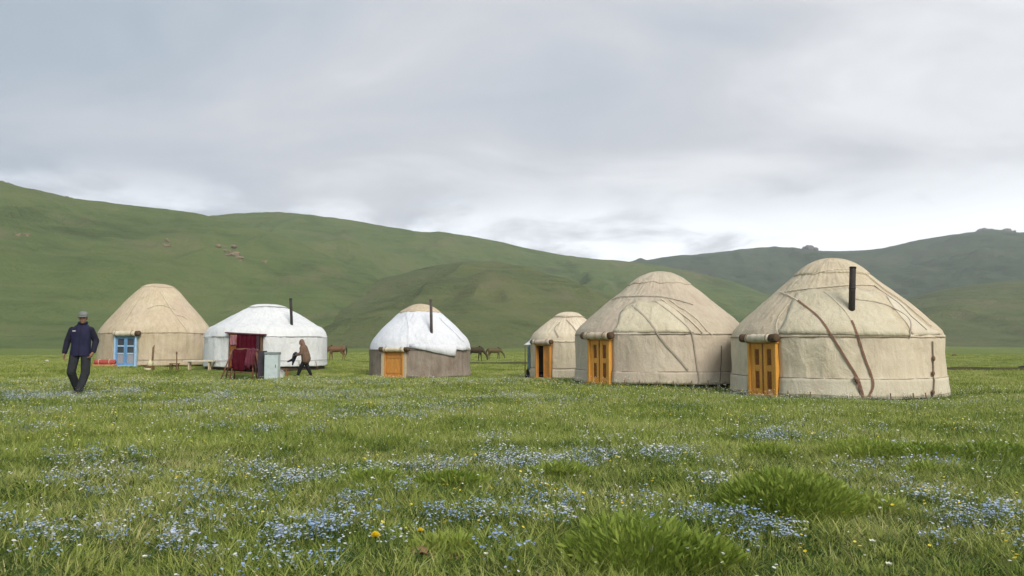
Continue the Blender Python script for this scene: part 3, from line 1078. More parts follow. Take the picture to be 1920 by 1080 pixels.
# small yurt behind it
y4 = Yurt('y4', 'small cream yurt half hidden behind the greyish beige yurt', 1.55, 1.24, PROF_D, F_CREAM, F_CREAM, None, None, 45, ribs=44, door_az=40, door_w=0.82, skirt_h=0.4)
y4.door_frame(1.36, WOOD_OR2, 0.06)
leaf = y4.dbox(MB(), -0.02, 0.345, 0.0, 0.04, 0.06, 1.35).build('door_leaf', WOOD_OR2, y4.root, bevel=0.004)
for x0 in (0.0, 0.27):
    y4.dbox(MB(), x0, x0 + 0.06, 0.038, 0.06, 0.07, 1.34).build('stile', WOOD_OR2, leaf, bevel=0.004)
y4.roll(1.50, 0.10, 0.16, F_GREY, REED, 0.10)
y4.girth(1.52, 0.0080, DARK_ROPE, 0.03, 0.022, 1)
y4.girth(0.45, 0.0080, DARK_ROPE, 0.03, 0.022, 2)
y4.ring(0.40, 0.014, GREY_BAND, 1)
y4.strap('roof_strap', [(1050, 604), (1040, 616), (1048, 632)], 0.03, GREY_BAND)
y4.strap('roof_strap', [(1062, 600), (1074, 612), (1084, 626)], 0.03, GREY_BAND)

# white topped yurt in the middle
y3 = Yurt('y3', 'small yurt with white tarpaulin roof over sooty brown walls', 1.28, 2.12, PROF_B, F_DARK, F_TARP, F_WARM, None, 57, door_az=29, door_w=0.95, skirt_h=0.0, rib_amp=0.004, fold=0.05, crown_r=0.40, gap=0.02)
y3.door_frame(1.13, WOOD_OR2, 0.06)
for k in range(5):
    x0 = -0.405 + 0.163 * k
    y3.dbox(MB(), x0, x0 + 0.158, 0.0, 0.035 + 0.004 * (k % 2), 0.055, 1.125).build('plank', WOOD_OR2, y3.root, bevel=0.003)
for zz in (0.20, 0.88):
    y3.dbox(MB(), -0.39, 0.39, 0.042, 0.062, zz, zz + 0.09).build('ledge', WOOD_OR2, y3.root, bevel=0.003)
y3.dbox(MB(), -0.64, -0.47, -0.02, 0.11, 0.0, 1.12).build('side_post', WOOD_PALE, y3.root, bevel=0.005)
y3.dbox(MB(), 0.48, 0.60, -0.05, 0.09, 0.0, 1.12).build('side_post', WOOD_PALE, y3.root, bevel=0.005)
y3.roll(1.26, 0.105, 0.28, F_CREAM, REED, 0.22, shift=0.05)
y3.chimney(809, 622, 808, 562, 0.066, simple('rusty grey pipe', (0.09, 0.07, 0.065), 0.75, 0.4, 9, 0.4), False)
y3.girth(1.22, 0.0080, DARK_ROPE, 0.03, 0.022, 1)
# loose tarpaulin corner hanging low on the right
path = [(770, 650), (800, 657), (825, 662), (852, 667), (853, 652), (862, 655)]
ups, dns = [], []
for a, b0, b1 in ((768, 644, 651), (785, 644, 654), (800, 645, 657), (815, 645, 661), (830, 646, 664), (845, 646, 667), (853, 646, 669), (856, 646, 655), (868, 648, 657), (878, 649, 656)):
    ups.append(y3.hit(a, b0, 0.075)[0])
    dns.append(y3.hit(a, b1, 0.10)[0])
vsq = [*ups, *[(u + d) / 2 + (u + d).normalized() * 0.015 for u, d in zip(ups, dns)], *dns]
nn = len(ups)
fl = link_mesh('tarpaulin_corner', vsq, [(r * nn + i, (r + 1) * nn + i, (r + 1) * nn + i + 1, r * nn + i + 1) for r in range(2) for i in range(nn - 1)], F_TARP, y3.root, True)
sm = fl.modifiers.new('thick', 'SOLIDIFY')
sm.thickness = 0.012
y3.strap('tarpaulin_seam', [(763, 592), (766, 618), (764, 648)], 0.025, F_TARP, 0.02, 0.015)
y3.strap('tarpaulin_seam', [(824, 596), (850, 622), (870, 642)], 0.025, F_TARP, 0.02, 0.015)

# white canvas yurt with the red doorway
y2 = Yurt('y2', 'white canvas yurt with a crimson curtained doorway', 1.39, 1.50, PROF_D, F_CANVAS, F_CANVAS, None, None, 69, door_az=19, door_w=1.42, skirt_h=0.0, fold=0.05, crown_r=0.30, gap=0.08)
y2.chimney(547, 608, 545, 560, 0.062, IRON)
y2.girth(1.37, 0.009, simple('grey cord', (0.30, 0.29, 0.30), 0.9), 0.06, 0.03, 1)
y2.girth(0.34, 0.007, simple('grey cord', (0.30, 0.29, 0.30), 0.9), 0.03, 0.03, 3)
y2.ring(0.31, 0.016, simple('grey cord', (0.30, 0.29, 0.30), 0.9), 2)
y2.dbox(MB(), -0.71, -0.64, -0.06, 0.10, 0.0, 1.50).build('jamb', WOOD_BR, y2.root, bevel=0.006)
y2.dbox(MB(), 0.64, 0.71, -0.06, 0.10, 0.0, 1.42).build('jamb', WOOD_BR, y2.root, bevel=0.006)
o_, Mx_ = y2.frame()
lt = MB()
for k in range(1):
    Rt = Mx_ @ Matrix.Rotation(0.05, 3, 'Y')
    lt.box(o_ + Mx_ @ Vector((0.02, 0.10, 1.50)), (1.72, 0.24, 0.06), Rt)
lt.build('lintel', simple('plum painted wood', (0.10, 0.03, 0.045), 0.8), y2.root, bevel=0.006)


def cloth(yurt, name, x0, x1, z0, z1, out, mat, folds=5, depth=0.04, parent=None, seed=0, nx=40, nz=14):
    o, Mx = yurt.frame(out)
    V = []
    for i in range(nx):
        for j in range(nz):
            a, b = i / (nx - 1), j / (nz - 1)
            x = x0 + (x1 - x0) * a + 0.015 * math.sin(b * 5 + seed)
            z = z0 + (z1 - z0) * b + (0.02 * math.sin(a * 9 + seed) if j == 0 else 0)
            y = depth * (0.35 + 0.65 * (1 - b)) * (math.sin(a * folds * 2 * PI + seed + b) + 0.5 * math.sin(a * folds * 3.7 * PI + 2 * seed))
            V.append(o + Mx @ Vector((x, y, z)))
    fs = [(i * nz + j, (i + 1) * nz + j, (i + 1) * nz + j + 1, i * nz + j + 1) for i in range(nx - 1) for j in range(nz - 1)]
    ob = link_mesh(name, V, fs, mat, parent or yurt.root, True)
    m = ob.modifiers.new('thick', 'SOLIDIFY')
    m.thickness = 0.008
    return ob


cloth(y2, 'door_curtain', -0.40, 0.66, 0.06, 1.50, 0.16, CRIMSON, 6, 0.016, seed=1)
cloth(y2, 'door_curtain', -0.64, -0.36, 0.06, 1.50, 0.17, WOOD_DK, 3, 0.02, seed=3)
cloth(y2, 'hanging_cloth', -0.60, -0.32, 1.02, 1.44, 0.23, PINK, 2, 0.02, seed=2)
cloth(y2, 'hanging_cloth', -0.62, -0.40, 0.45, 0.68, 0.24, PINK, 2, 0.02, seed=5)
y2.dbox(MB(), 0.52, 0.64, 0.20, 0.24, 0.05, 1.40).build('door_board', simple('dark plum board', (0.05, 0.022, 0.032), 0.8), y2.root, bevel=0.004)
for px in (402, 590, 560):
    q, n = y2.hit(px, 684, 0.05)
    MB().tube([Vector((q.x, q.y, 0.3)) + n * 0.02, Vector((q.x, q.y, -0.1)) + n * 0.16], 0.014, 6).build('guy_peg', WOOD_BR, y2.root, True)

# buff yurt behind the walking man
y1 = Yurt('y1', 'tall buff felt yurt with a blue glazed double door', 1.55, 2.42, PROF_C, F_WARM, F_WARM, None, None, 81, door_az=30, door_w=1.06, skirt_h=0.0, fold=0.035, crown_r=0.30, gap=0.03)
y1.door_frame(1.36, PALEBLUE, 0.06)
for sg in (-1, 1):
    a, b = sg * 0.005, sg * 0.465
    a, b = min(a, b), max(a, b)
    leaf = y1.dbox(MB(), a, b, 0.0, 0.025, 0.055, 1.355).build('door_leaf', GLASS if False else LACE, y1.root)
    for x0, x1, z0, z1, mt in ((a, a + 0.075, 0.055, 1.355, BLUE), (b - 0.075, b, 0.055, 1.355, BLUE)):
        y1.dbox(MB(), x0, x1, 0.024, 0.06, z0, z1).build('stile', mt, leaf, bevel=0.004)
    for z0, z1, mt in ((0.055, 0.15, BLUE), (0.90, 0.96, PALEBLUE), (1.27, 1.355, BLUE)):
        y1.dbox(MB(), a + 0.077, b - 0.077, 0.024, 0.055, z0, z1).build('rail', mt, leaf, bevel=0.003)
    y1.dbox(MB(), a + 0.08, b - 0.08, 0.024, 0.034, 0.965, 1.265).build('pane', GLASS, leaf)
    y1.dbox(MB(), a + 0.08, b - 0.08, 0.024, 0.034, 0.62, 0.895).build('pane', GLASS, leaf)
    y1.dbox(MB(), a + 0.08, b - 0.08, 0.024, 0.05, 0.56, 0.615).build('rail', PALEBLUE, leaf, bevel=0.003)
y1.roll(1.50, 0.12, 0.20, F_SKIRT, REED, 0.20, ends=(0, 1))
y1.girth(1.53, 0.0080, DARK_ROPE, 0.05, 0.022, 1)
y1.girth(0.28, 0.0080, DARK_ROPE, 0.05, 0.022, 2)
for pts in ([(300, 545), (318, 575), (340, 605), (352, 622)], [(268, 545), (250, 575), (232, 606)], [(276, 578), (300, 572), (330, 580)], [(330, 590), (345, 594), (352, 600)]):
    y1.strap('roof_strap', pts, 0.03, CREAM_ROPE)

# awning beside the small yurt
aw = thing('awning', 'white canvas awning sticking out left of the small cream yurt', 'awning', (y4.c.x, y4.c.y, y4.c.z))
pa = P(982, 646, 32.6) - y4.c
pb = P(1003, 645, 32.6) - y4.c
pc = P(1010, 624, 33.5) - y4.c
pd = P(999, 629, 33.5) - y4.c
V = []
for i in range(6):
    for j in range(6):
        a, b = i / 5, j / 5
        q = (pa * (1 - a) + pb * a) * (1 - b) + (pd * (1 - a) + pc * a) * b
        q = q + Vector((0, 0, -0.06 * math.sin(PI * b) * (1 - a)))
        V.append(q)
cl = link_mesh('canopy', V, [(i * 6 + j, (i + 1) * 6 + j, (i + 1) * 6 + j + 1, i * 6 + j + 1) for i in range(5) for j in range(5)], F_CANVAS, aw, True)
sm = cl.modifiers.new('thick', 'SOLIDIFY')
sm.thickness = 0.03
for q in (pa, pd):
    q = Vector((q.x, q.y, q.z - 0.03))
    gq = G(q.x + 0.06 + y4.c.x, q.y + y4.c.y) - y4.c.z
    MB().tube([Vector((q.x + 0.06, q.y, gq - 0.05)), Vector((q.x + 0.06, q.y, q.z))], 0.022, 8).build('pole', WOOD_BR, aw, True)
TARPB = simple('washed blue tarpaulin', (0.22, 0.32, 0.36), 0.7, 0.25, 4, 0.3, streak=(3, 3, 0.6))
V = []
q0 = P(989, 645, 33.6) - y4.c
for i in range(10):
    for j in range(8):
        x = q0.x + 0.03 * i
        V.append(Vector((x, q0.y + 0.03 * math.sin(i * 1.6), q0.z - (q0.z - 0.30) * j / 7)))
tb = link_mesh('side_sheet', V, [(i * 8 + j, (i + 1) * 8 + j, (i + 1) * 8 + j + 1, i * 8 + j + 1) for i in range(9) for j in range(7)], TARPB, aw, True)
sm = tb.modifiers.new('thick', 'SOLIDIFY')
sm.thickness = 0.01

# ------------------------------------------------------------------ track across the plain
def build_path():
    pts = [(-300, 56), (300, 56), (880, 54), (1010, 53), (1300, 50), (1600, 45), (1790, 41.5), (1920, 41), (2400, 38)]
    q = np.linspace(-300, 2400, 220)
    D = catmull([a[0] for a in pts], [a[1] for a in pts], q)
    X = (q - 960) / F * D
    V = []
    for x, y in zip(X, D):
        wv = 0.5 * float(fbm(x / 6, y / 6, 3, 41))
        for k in range(5):
            yy = y + (k - 2) * 0.5 + wv
            V.append((x, yy, 0))
    V = np.array(V)
    V[:, 2] = gz(V[:, 0], V[:, 1]) + 0.03 + 0.20 * (1 - ((np.arange(len(V)) % 5 - 2) / 2.0) ** 2) * (0.75 + 0.9 * fbm(V[:, 0] / 3.0, V[:, 1] / 9.0, 2, 44))
    i, j = np.meshgrid(np.arange(219), np.arange(4), indexing='ij')
    T = np.stack([i * 5 + j, (i + 1) * 5 + j, (i + 1) * 5 + j + 1, i * 5 + j + 1], -1).reshape(-1, 4)
    m, nt = new_mat('track earth')
    pos = nt.n('ShaderNodeNewGeometry').outputs['Position']
    n = nt.noise(pos, 0.8, 5, 0.65)
    finish(nt, nt.ramp(n, [(0.35, (0.045, 0.05, 0.012)), (0.6, (0.075, 0.07, 0.025))]), 0.95, n, 0.5, 0.05, 0.1)
    kind(np_mesh('path', V, T, m, smooth=True), 'structure')


build_path()


# ------------------------------------------------------------------ rocks on the ridges
ROCK = simple('lichen grey rock', (0.17, 0.155, 0.14), 0.95, 0.4, 0.6, 0.2, 0.6)
ROCK_P = simple('pinkish bare rock', (0.27, 0.20, 0.15), 0.95, 0.35, 0.4, 0.2, 0.6)


def rock_mesh(mb, c, r, seed):
    rg = np.random.default_rng(seed)
    nu, nv = 12, 8
    ax = np.array([1.0 + 0.5 * rg.random(), 0.8 + 0.4 * rg.random(), 0.55 + 0.5 * rg.random()]) * r
    b = len(mb.v)
    for j in range(nv + 1):
        ph = PI * j / nv
        for i in range(nu):
            th = 2 * PI * i / nu
            k = 1 + 0.55 * float(fbm(np.cos(th) * math.sin(ph) * 1.3 + seed, np.sin(th) * math.sin(ph) * 1.3 + math.cos(ph), 3, seed % 90))
            mb.v.append(Vector((c[0] + ax[0] * k * math.sin(ph) * math.cos(th), c[1] + ax[1] * k * math.sin(ph) * math.sin(th), c[2] + ax[2] * k * math.cos(ph))))
    for j in range(nv):
        for i in range(nu):
            i2 = (i + 1) % nu
            mb.f.append((b + j * nu + i, b + (j + 1) * nu + i, b + (j + 1) * nu + i2, b + j * nu + i2))


def outcrop(px, py, Y, size, n, label, mat=ROCK, seed=0, flat=0.6):
    p = P(px, py, Y)
    rg = np.random.default_rng(seed + 100)
    t = thing('rock_outcrop', label, 'rocks', p, 0, 'rock outcrops on the hills')
    for k in range(n):
        mb = MB()
        x = (rg.random() - 0.5) * 2 * size
        y = (rg.random() - 0.5) * size
        r = size * (0.22 + 0.3 * rg.random())
        rock_mesh(mb, (x, y, -0.25 * size + flat * size * 0.4 * (1 - abs(x) / size) * rg.random()), r, seed * 31 + k + 1)
        mb.build('rock', mat, t)
    return t


outcrop(1516, 465, 1440, 12, 8, 'small rocky knob on the far ridge left of the stove pipe', ROCK, 1)
outcrop(1488, 469, 1440, 10, 6, 'low line of rocks left of the rocky knob on the far ridge', ROCK, 2, 0.3)
outcrop(1850, 432, 1330, 15, 9, 'broad jagged crag on the skyline at the far right', ROCK, 3)
outcrop(1888, 432, 1320, 12, 8, 'rocky tooth on the skyline nearest the right edge', ROCK, 4)
outcrop(1390, 472, 1450, 7, 4, 'tiny rocks on the far ridge above the greyish yurt', ROCK, 5, 0.4)
outcrop(1630, 470, 1420, 7, 4, 'tiny rocks on the far ridge right of the big yurt top', ROCK, 6, 0.4)
outcrop(8, 346, 430, 5.0, 8, 'dark crags on the hilltop at the left edge', ROCK, 7)
outcrop(128, 370, 435, 2.2, 4, 'small dark rocks on the left hill skyline', ROCK, 8)
outcrop(876, 445, 760, 4.5, 4, 'low rocks on the middle hill skyline', simple('mossy rock', (0.10, 0.11, 0.06), 0.95, 0.4, 0.6), 9, 0.4)
BARE = simple('bare stony slope', (0.25, 0.195, 0.13), 0.95, 0.35, 0.5, 0.1, 0.8)


def slope_rocks(px, py, size, n, label, seed):
    """stones lying on the hillside where that sight line meets it"""
    dg = bpy.context.evaluated_depsgraph_get()
    d = ray(px, py).normalized()
    hz_o = bpy.data.objects['haze']
    o = Vector((0, 0, CAMH)) + d * 120
    for _ in range(8):
        ok, loc, nrm, idx, ob, mt = S.ray_cast(dg, o, d)
        if not ok or ob.name != 'haze':
            break
        o = loc + d * 0.5
    if not ok or not ob.name.startswith('hill'):
        return
    rg = np.random.default_rng(seed)
    t = thing('rock_outcrop', label, 'rocks', loc, 0, 'rock outcrops on the hills')
    t1 = nrm.cross(Vector((0, 1, 0))).normalized()
    t2 = nrm.cross(t1)
    for k in range(n):
        mb = MB()
        q = t1 * (rg.normal() * size * 0.5) + t2 * (rg.normal() * size * 0.8)
        rock_mesh(mb, q + nrm * 0.05 * size, size * (0.10 + 0.22 * rg.random()), seed * 13 + k)
        mb.build('rock', BARE, t)


bpy.context.view_layer.update()
slope_rocks(435, 476, 4.6, 16, 'pinkish scree patch on the left hill above the white yurt', 3)
slope_rocks(312, 460, 2.6, 9, 'small pale rocks on the left hill above the buff yurt', 4)
slope_rocks(40, 440, 3.0, 8, 'scattered rocks high on the left hill near the frame edge', 5)
slope_rocks(500, 492, 2.2, 6, 'few stones on the hill right of the scree patch', 6)

# ------------------------------------------------------------------ bodies
SKIN = simple('tanned skin', (0.36, 0.19, 0.12), 0.6, 0.12, 12, 0.3)
NAVY = simple('navy jacket cloth', (0.018, 0.018, 0.052), 0.8, 0.3, 9, 0.25, 0.4)
NAVY_DK = simple('black navy sleeve cloth', (0.014, 0.014, 0.03), 0.8, 0.3, 9, 0.25, 0.4)
CHARC = simple('charcoal trouser cloth', (0.028, 0.030, 0.034), 0.85, 0.3, 9, 0.2, 0.4)
CAPM = simple('grey cap cloth', (0.19, 0.20, 0.19), 0.85, 0.2, 14)
HAIR = simple('black hair', (0.012, 0.010, 0.009), 0.6, 0.3, 30)
SHOE = simple('dusty shoe leather', (0.05, 0.05, 0.06), 0.7, 0.3, 14)
BROWNC = simple('brown wool coat', (0.165, 0.105, 0.075), 0.9, 0.25, 10, 0.15, 0.4)
SCARF = simple('dusty pink brown headscarf', (0.20, 0.12, 0.092), 0.9, 0.25, 12)
BLACKC = simple('black cloth', (0.012, 0.012, 0.016), 0.85, 0.3, 9)
NAVYB = simple('dark navy bundle cloth', (0.012, 0.017, 0.034), 0.85, 0.3, 9)
WHITE = simple('white paint', (0.75, 0.75, 0.74), 0.6, 0.08, 9)


def hand(mb, wrist, d, side, palm_n, curl=0.5):
    """palm with five curled fingers; d = direction of the hand, side = towards the thumb"""
    d = Vector(d).normalized()
    side = Vector(side)
    side = (side - d * side.dot(d)).normalized()
    pn = Vector(palm_n)
    pn = (pn - d * pn.dot(d) - side * pn.dot(side)).normalized()
    w = Vector(wrist)
    mb.cap(w - d * 0.02, w + d * 0.02, 0.026, 0.03)
    for k in range(4):
        o = side * (0.03 - 0.02 * k)
        mb.cap(w + d * 0.02 + o * 0.6, w + d * 0.085 + o, 0.017, 0.0135)
        L = (0.036, 0.042, 0.039, 0.03)[k]
        a = w + d * 0.088 + o
        d1 = (d * math.cos(curl * 0.6) + pn * math.sin(curl * 0.6))
        b = a + d1 * L
        d2 = (d * math.cos(curl * 1.5) + pn * math.sin(curl * 1.5))
        c = b + d2 * L * 0.75
        d3 = (d * math.cos(curl * 2.1) + pn * math.sin(curl * 2.1))
        e = c + d3 * L * 0.55
        mb.cap(a, b, 0.0098, 0.009)
        mb.cap(b, c, 0.009, 0.0085)
        mb.cap(c, e, 0.0085, 0.007)
    a = w + d * 0.025 + side * 0.025
    b = a + (d * 0.7 + side * 0.7).normalized() * 0.035
    c = b + (d * 0.9 + side * 0.25 + pn * 0.35).normalized() * 0.03
    e = c + (d + pn * 0.4).normalized() * 0.022
    mb.cap(a, b, 0.014, 0.0115)
    mb.cap(b, c, 0.0115, 0.010)
    mb.cap(c, e, 0.010, 0.008)


def head_shape(mb, c, M):
    """c = centre of the head; M turns local (x right, -y forward, z up)"""
    c = Vector(c)
    def q(x, y, z): return c + M @ Vector((x, y, z))
    mb.ell(q(0, 0.012, 0.03), (0.076, 0.094, 0.09), M)
    mb.ell(q(0, -0.018, -0.04), (0.062, 0.072, 0.08), M)
    mb.ell(q(0, -0.052, -0.095), (0.032, 0.03, 0.026), M)          # chin
    mb.cap(q(0, -0.082, 0.012), q(0, -0.104, -0.028), 0.010, 0.014)     # nose
    mb.cap(q(-0.022, -0.085, -0.066), q(0.022, -0.085, -0.066), 0.0085, 0.0085)  # lips
    mb.cap(q(-0.045, -0.072, 0.028), q(0.045, -0.072, 0.028), 0.012, 0.012)      # brow
    for sx in (-1, 1):
        mb.ell(q(sx * 0.078, 0.012, -0.01), (0.012, 0.022, 0.032), M)
        mb.ell(q(sx * 0.045, -0.055, -0.03), (0.02, 0.02, 0.022), M)


def face_details(c, M, parent):
    c = Vector(c)
    def q(x, y, z): return c + M @ Vector((x, y, z))
    for sx in (-1, 1):
        MB().ell(q(sx * 0.03, -0.080, 0.002), (0.012, 0.008, 0.008), M).build('eye', BLACKC, parent, True)
        MB().cap(q(sx * 0.016, -0.088, 0.024), q(sx * 0.05, -0.076, 0.026), 0.005, 0.004).build('eyebrow', HAIR, parent, True)


def limb(mb, pts, rads):
    for i in range(len(pts) - 1):
        mb.cap(pts[i], pts[i + 1], rads[i], rads[i + 1])


def walking_man():
    Y = 16.0
    p = P(148, 741, Y)
    gx, gy = p.x, Y
    t = thing('person', 'person in navy jacket and grey cap walking through the meadow', 'person', (gx, gy, G(gx, gy) - 0.0), math.atan2(-gx, gy) * 0.4)
    Z0 = 0.0
    I3 = Matrix.Identity(3)
    hipL, hipR = Vector((-0.10, 0.0, 0.92)), Vector((0.10, 0.0, 0.92))
    kL, aL = Vector((-0.135, -0.09, 0.50)), Vector((-0.07, 0.14, 0.12))
    kR, aR = Vector((0.125, -0.06, 0.49)), Vector((0.05, -0.20, 0.085))
    shL, shR = Vector((-0.178, 0.0, 1.365)), Vector((0.178, 0.0, 1.365))
    elL, wrL = Vector((-0.268, 0.03, 1.13)), Vector((-0.285, -0.07, 0.89))
    elR, wrR = Vector((0.268, 0.05, 1.14)), Vector((0.262, -0.08, 0.91))
    hc = Vector((0.03, -0.03, 1.625))
    Mh = Matrix.Rotation(0.12, 3, 'Z') @ Matrix.Rotation(0.10, 3, 'X')
    mb = MB()
    mb.oval([((0, 0, 0.86), 0.13, 0.09), ((0, 0, 1.05), 0.125, 0.09), ((0, 0, 1.25), 0.15, 0.095), ((0, 0, 1.38), 0.14, 0.08), ((0, 0, 1.45), 0.07, 0.06)])
    limb(mb, [shL, shR], [0.05, 0.05])
    limb(mb, [Vector((0.005, 0.01, 1.42)), Vector((0.025, -0.01, 1.56))], [0.062, 0.056])
    limb(mb, [hipL, kL, aL], [0.085, 0.055, 0.04])
    limb(mb, [hipR, kR, aR], [0.085, 0.055, 0.04])
    limb(mb, [shL, elL, wrL], [0.055, 0.042, 0.03])
    limb(mb, [shR, elR, wrR], [0.055, 0.042, 0.03])
    hand(mb, wrL, (-0.05, -0.15, -1), (0, -1, -0.1), (1, 0, 0), 0.55)
    hand(mb, wrR, (-0.25, -0.35, -1), (-0.1, -1, 0.2), (-1, 0, 0), 0.7)
    head_shape(mb, hc, Mh)
    body = mb.build('body', SKIN, t, True, remesh=0.0075, sm=4)
    face_details(hc, Mh, t)
    # jacket
    j = MB()
    j.oval([((0, 0, 0.82), 0.212, 0.150), ((0, 0, 0.90), 0.205, 0.152), ((0, 0.005, 1.05), 0.185, 0.140), ((0, 0.0, 1.2), 0.192, 0.140), ((0, 0, 1.32), 0.205, 0.135), ((0, 0.005, 1.395), 0.195, 0.118), ((0.005, 0.008, 1.445), 0.145, 0.105), ((0.01, 0.01, 1.49), 0.095, 0.09), ((0.015, 0.005, 1.52), 0.075, 0.075)])
    limb(j, [shL + Vector((0.04, 0, -0.02)), shR + Vector((-0.04, 0, -0.02))], [0.085, 0.085])
    limb(j, [Vector((0.01, 0.01, 1.44)), Vector((0.02, 0.0, 1.50))], [0.085, 0.075])
    j.build('jacket', NAVY, t, True, remesh=0.012, sm=6)
    for sh, el, wr in ((shL, elL, wrL), (shR, elR, wrR)):
        sl = MB()
        limb(sl, [sh, el, wr + (el - wr) * 0.08], [0.074, 0.066, 0.052])
        limb(sl, [(sh + el) / 2, (sh + el) / 2 + (el - sh) * 0.05], [0.072, 0.070])
        sl.build('sleeve', NAVY_DK, t, True, remesh=0.012, sm=4)
    # collar, zip, badge
    MB().tube([Vector((0.02 + 0.078 * math.cos(a), 0.0 + 0.078 * math.sin(a), 1.515 + 0.02 * math.sin(a))) for a in np.linspace(0, 2 * PI, 17)], 0.022, 8, False).build('collar', NAVY_DK, t, True)
    MB().tube([Vector((0.01, -0.150, 0.84)), Vector((0.01, -0.138, 1.05)), Vector((0.012, -0.137, 1.20)), Vector((0.012, -0.132, 1.32)), Vector((0.015, -0.085, 1.48))], 0.006, 6).build('zip', BLACKC, t, True)
    MB().box((-0.105, -0.116, 1.345), (0.06, 0.012, 0.015), Matrix.Rotation(0.3, 3, 'X')).build('badge', WHITE, t)
    # trousers
    tr = MB()
    limb(tr, [Vector((-0.06, 0, 0.93)), Vector((0.06, 0, 0.93))], [0.11, 0.11])
    limb(tr, [hipL, kL, aL + (kL - aL) * 0.05], [0.104, 0.088, 0.072])
    limb(tr, [hipR, kR, aR + (kR - aR) * 0.05], [0.104, 0.088, 0.075])
    tr.build('trousers', CHARC, t, True, remesh=0.012, sm=5)
    for an, toe, up in ((aL, Vector((-0.02, -0.16, -0.09)), 0.0), (aR, Vector((0.015, -0.19, -0.01)), 0.0)):
        s = MB()
        s.cap(an + Vector((0, 0.03, -0.045)), an + toe * 0.9, 0.048, 0.038)
        s.cap(an, an + Vector((0, 0.0, -0.04)), 0.05, 0.05)
        s.build('shoe', SHOE, t, True, remesh=0.01, sm=3)
    # cap with brim, hair
    c = MB()
    def q(x, y, z): return hc + Mh @ Vector((x, y, z))
    c.ell(q(0, 0.01, 0.062), (0.092, 0.107, 0.075), Mh)
    cap_o = c.build('cap', CAPM, t, True)
    b = MB()
    for i in range(13):
        a = PI * (i / 12) + PI
        b.v += [q(0.085 * math.cos(a), 0.0 + 0.095 * math.sin(a), 0.048), q(0.098 * math.cos(a), -0.005 + 0.175 * math.sin(a), 0.030)]
    b.f = [(2 * i, 2 * i + 1, 2 * i + 3, 2 * i + 2) for i in range(12)]
    bo = b.build('brim', CAPM, cap_o, True)
    sm = bo.modifiers.new('thick', 'SOLIDIFY')
    sm.thickness = 0.008
    MB().ell(q(0, 0.035, 0.0), (0.083, 0.078, 0.07), Mh).build('hair', HAIR, t, True)
    return t


walking_man()


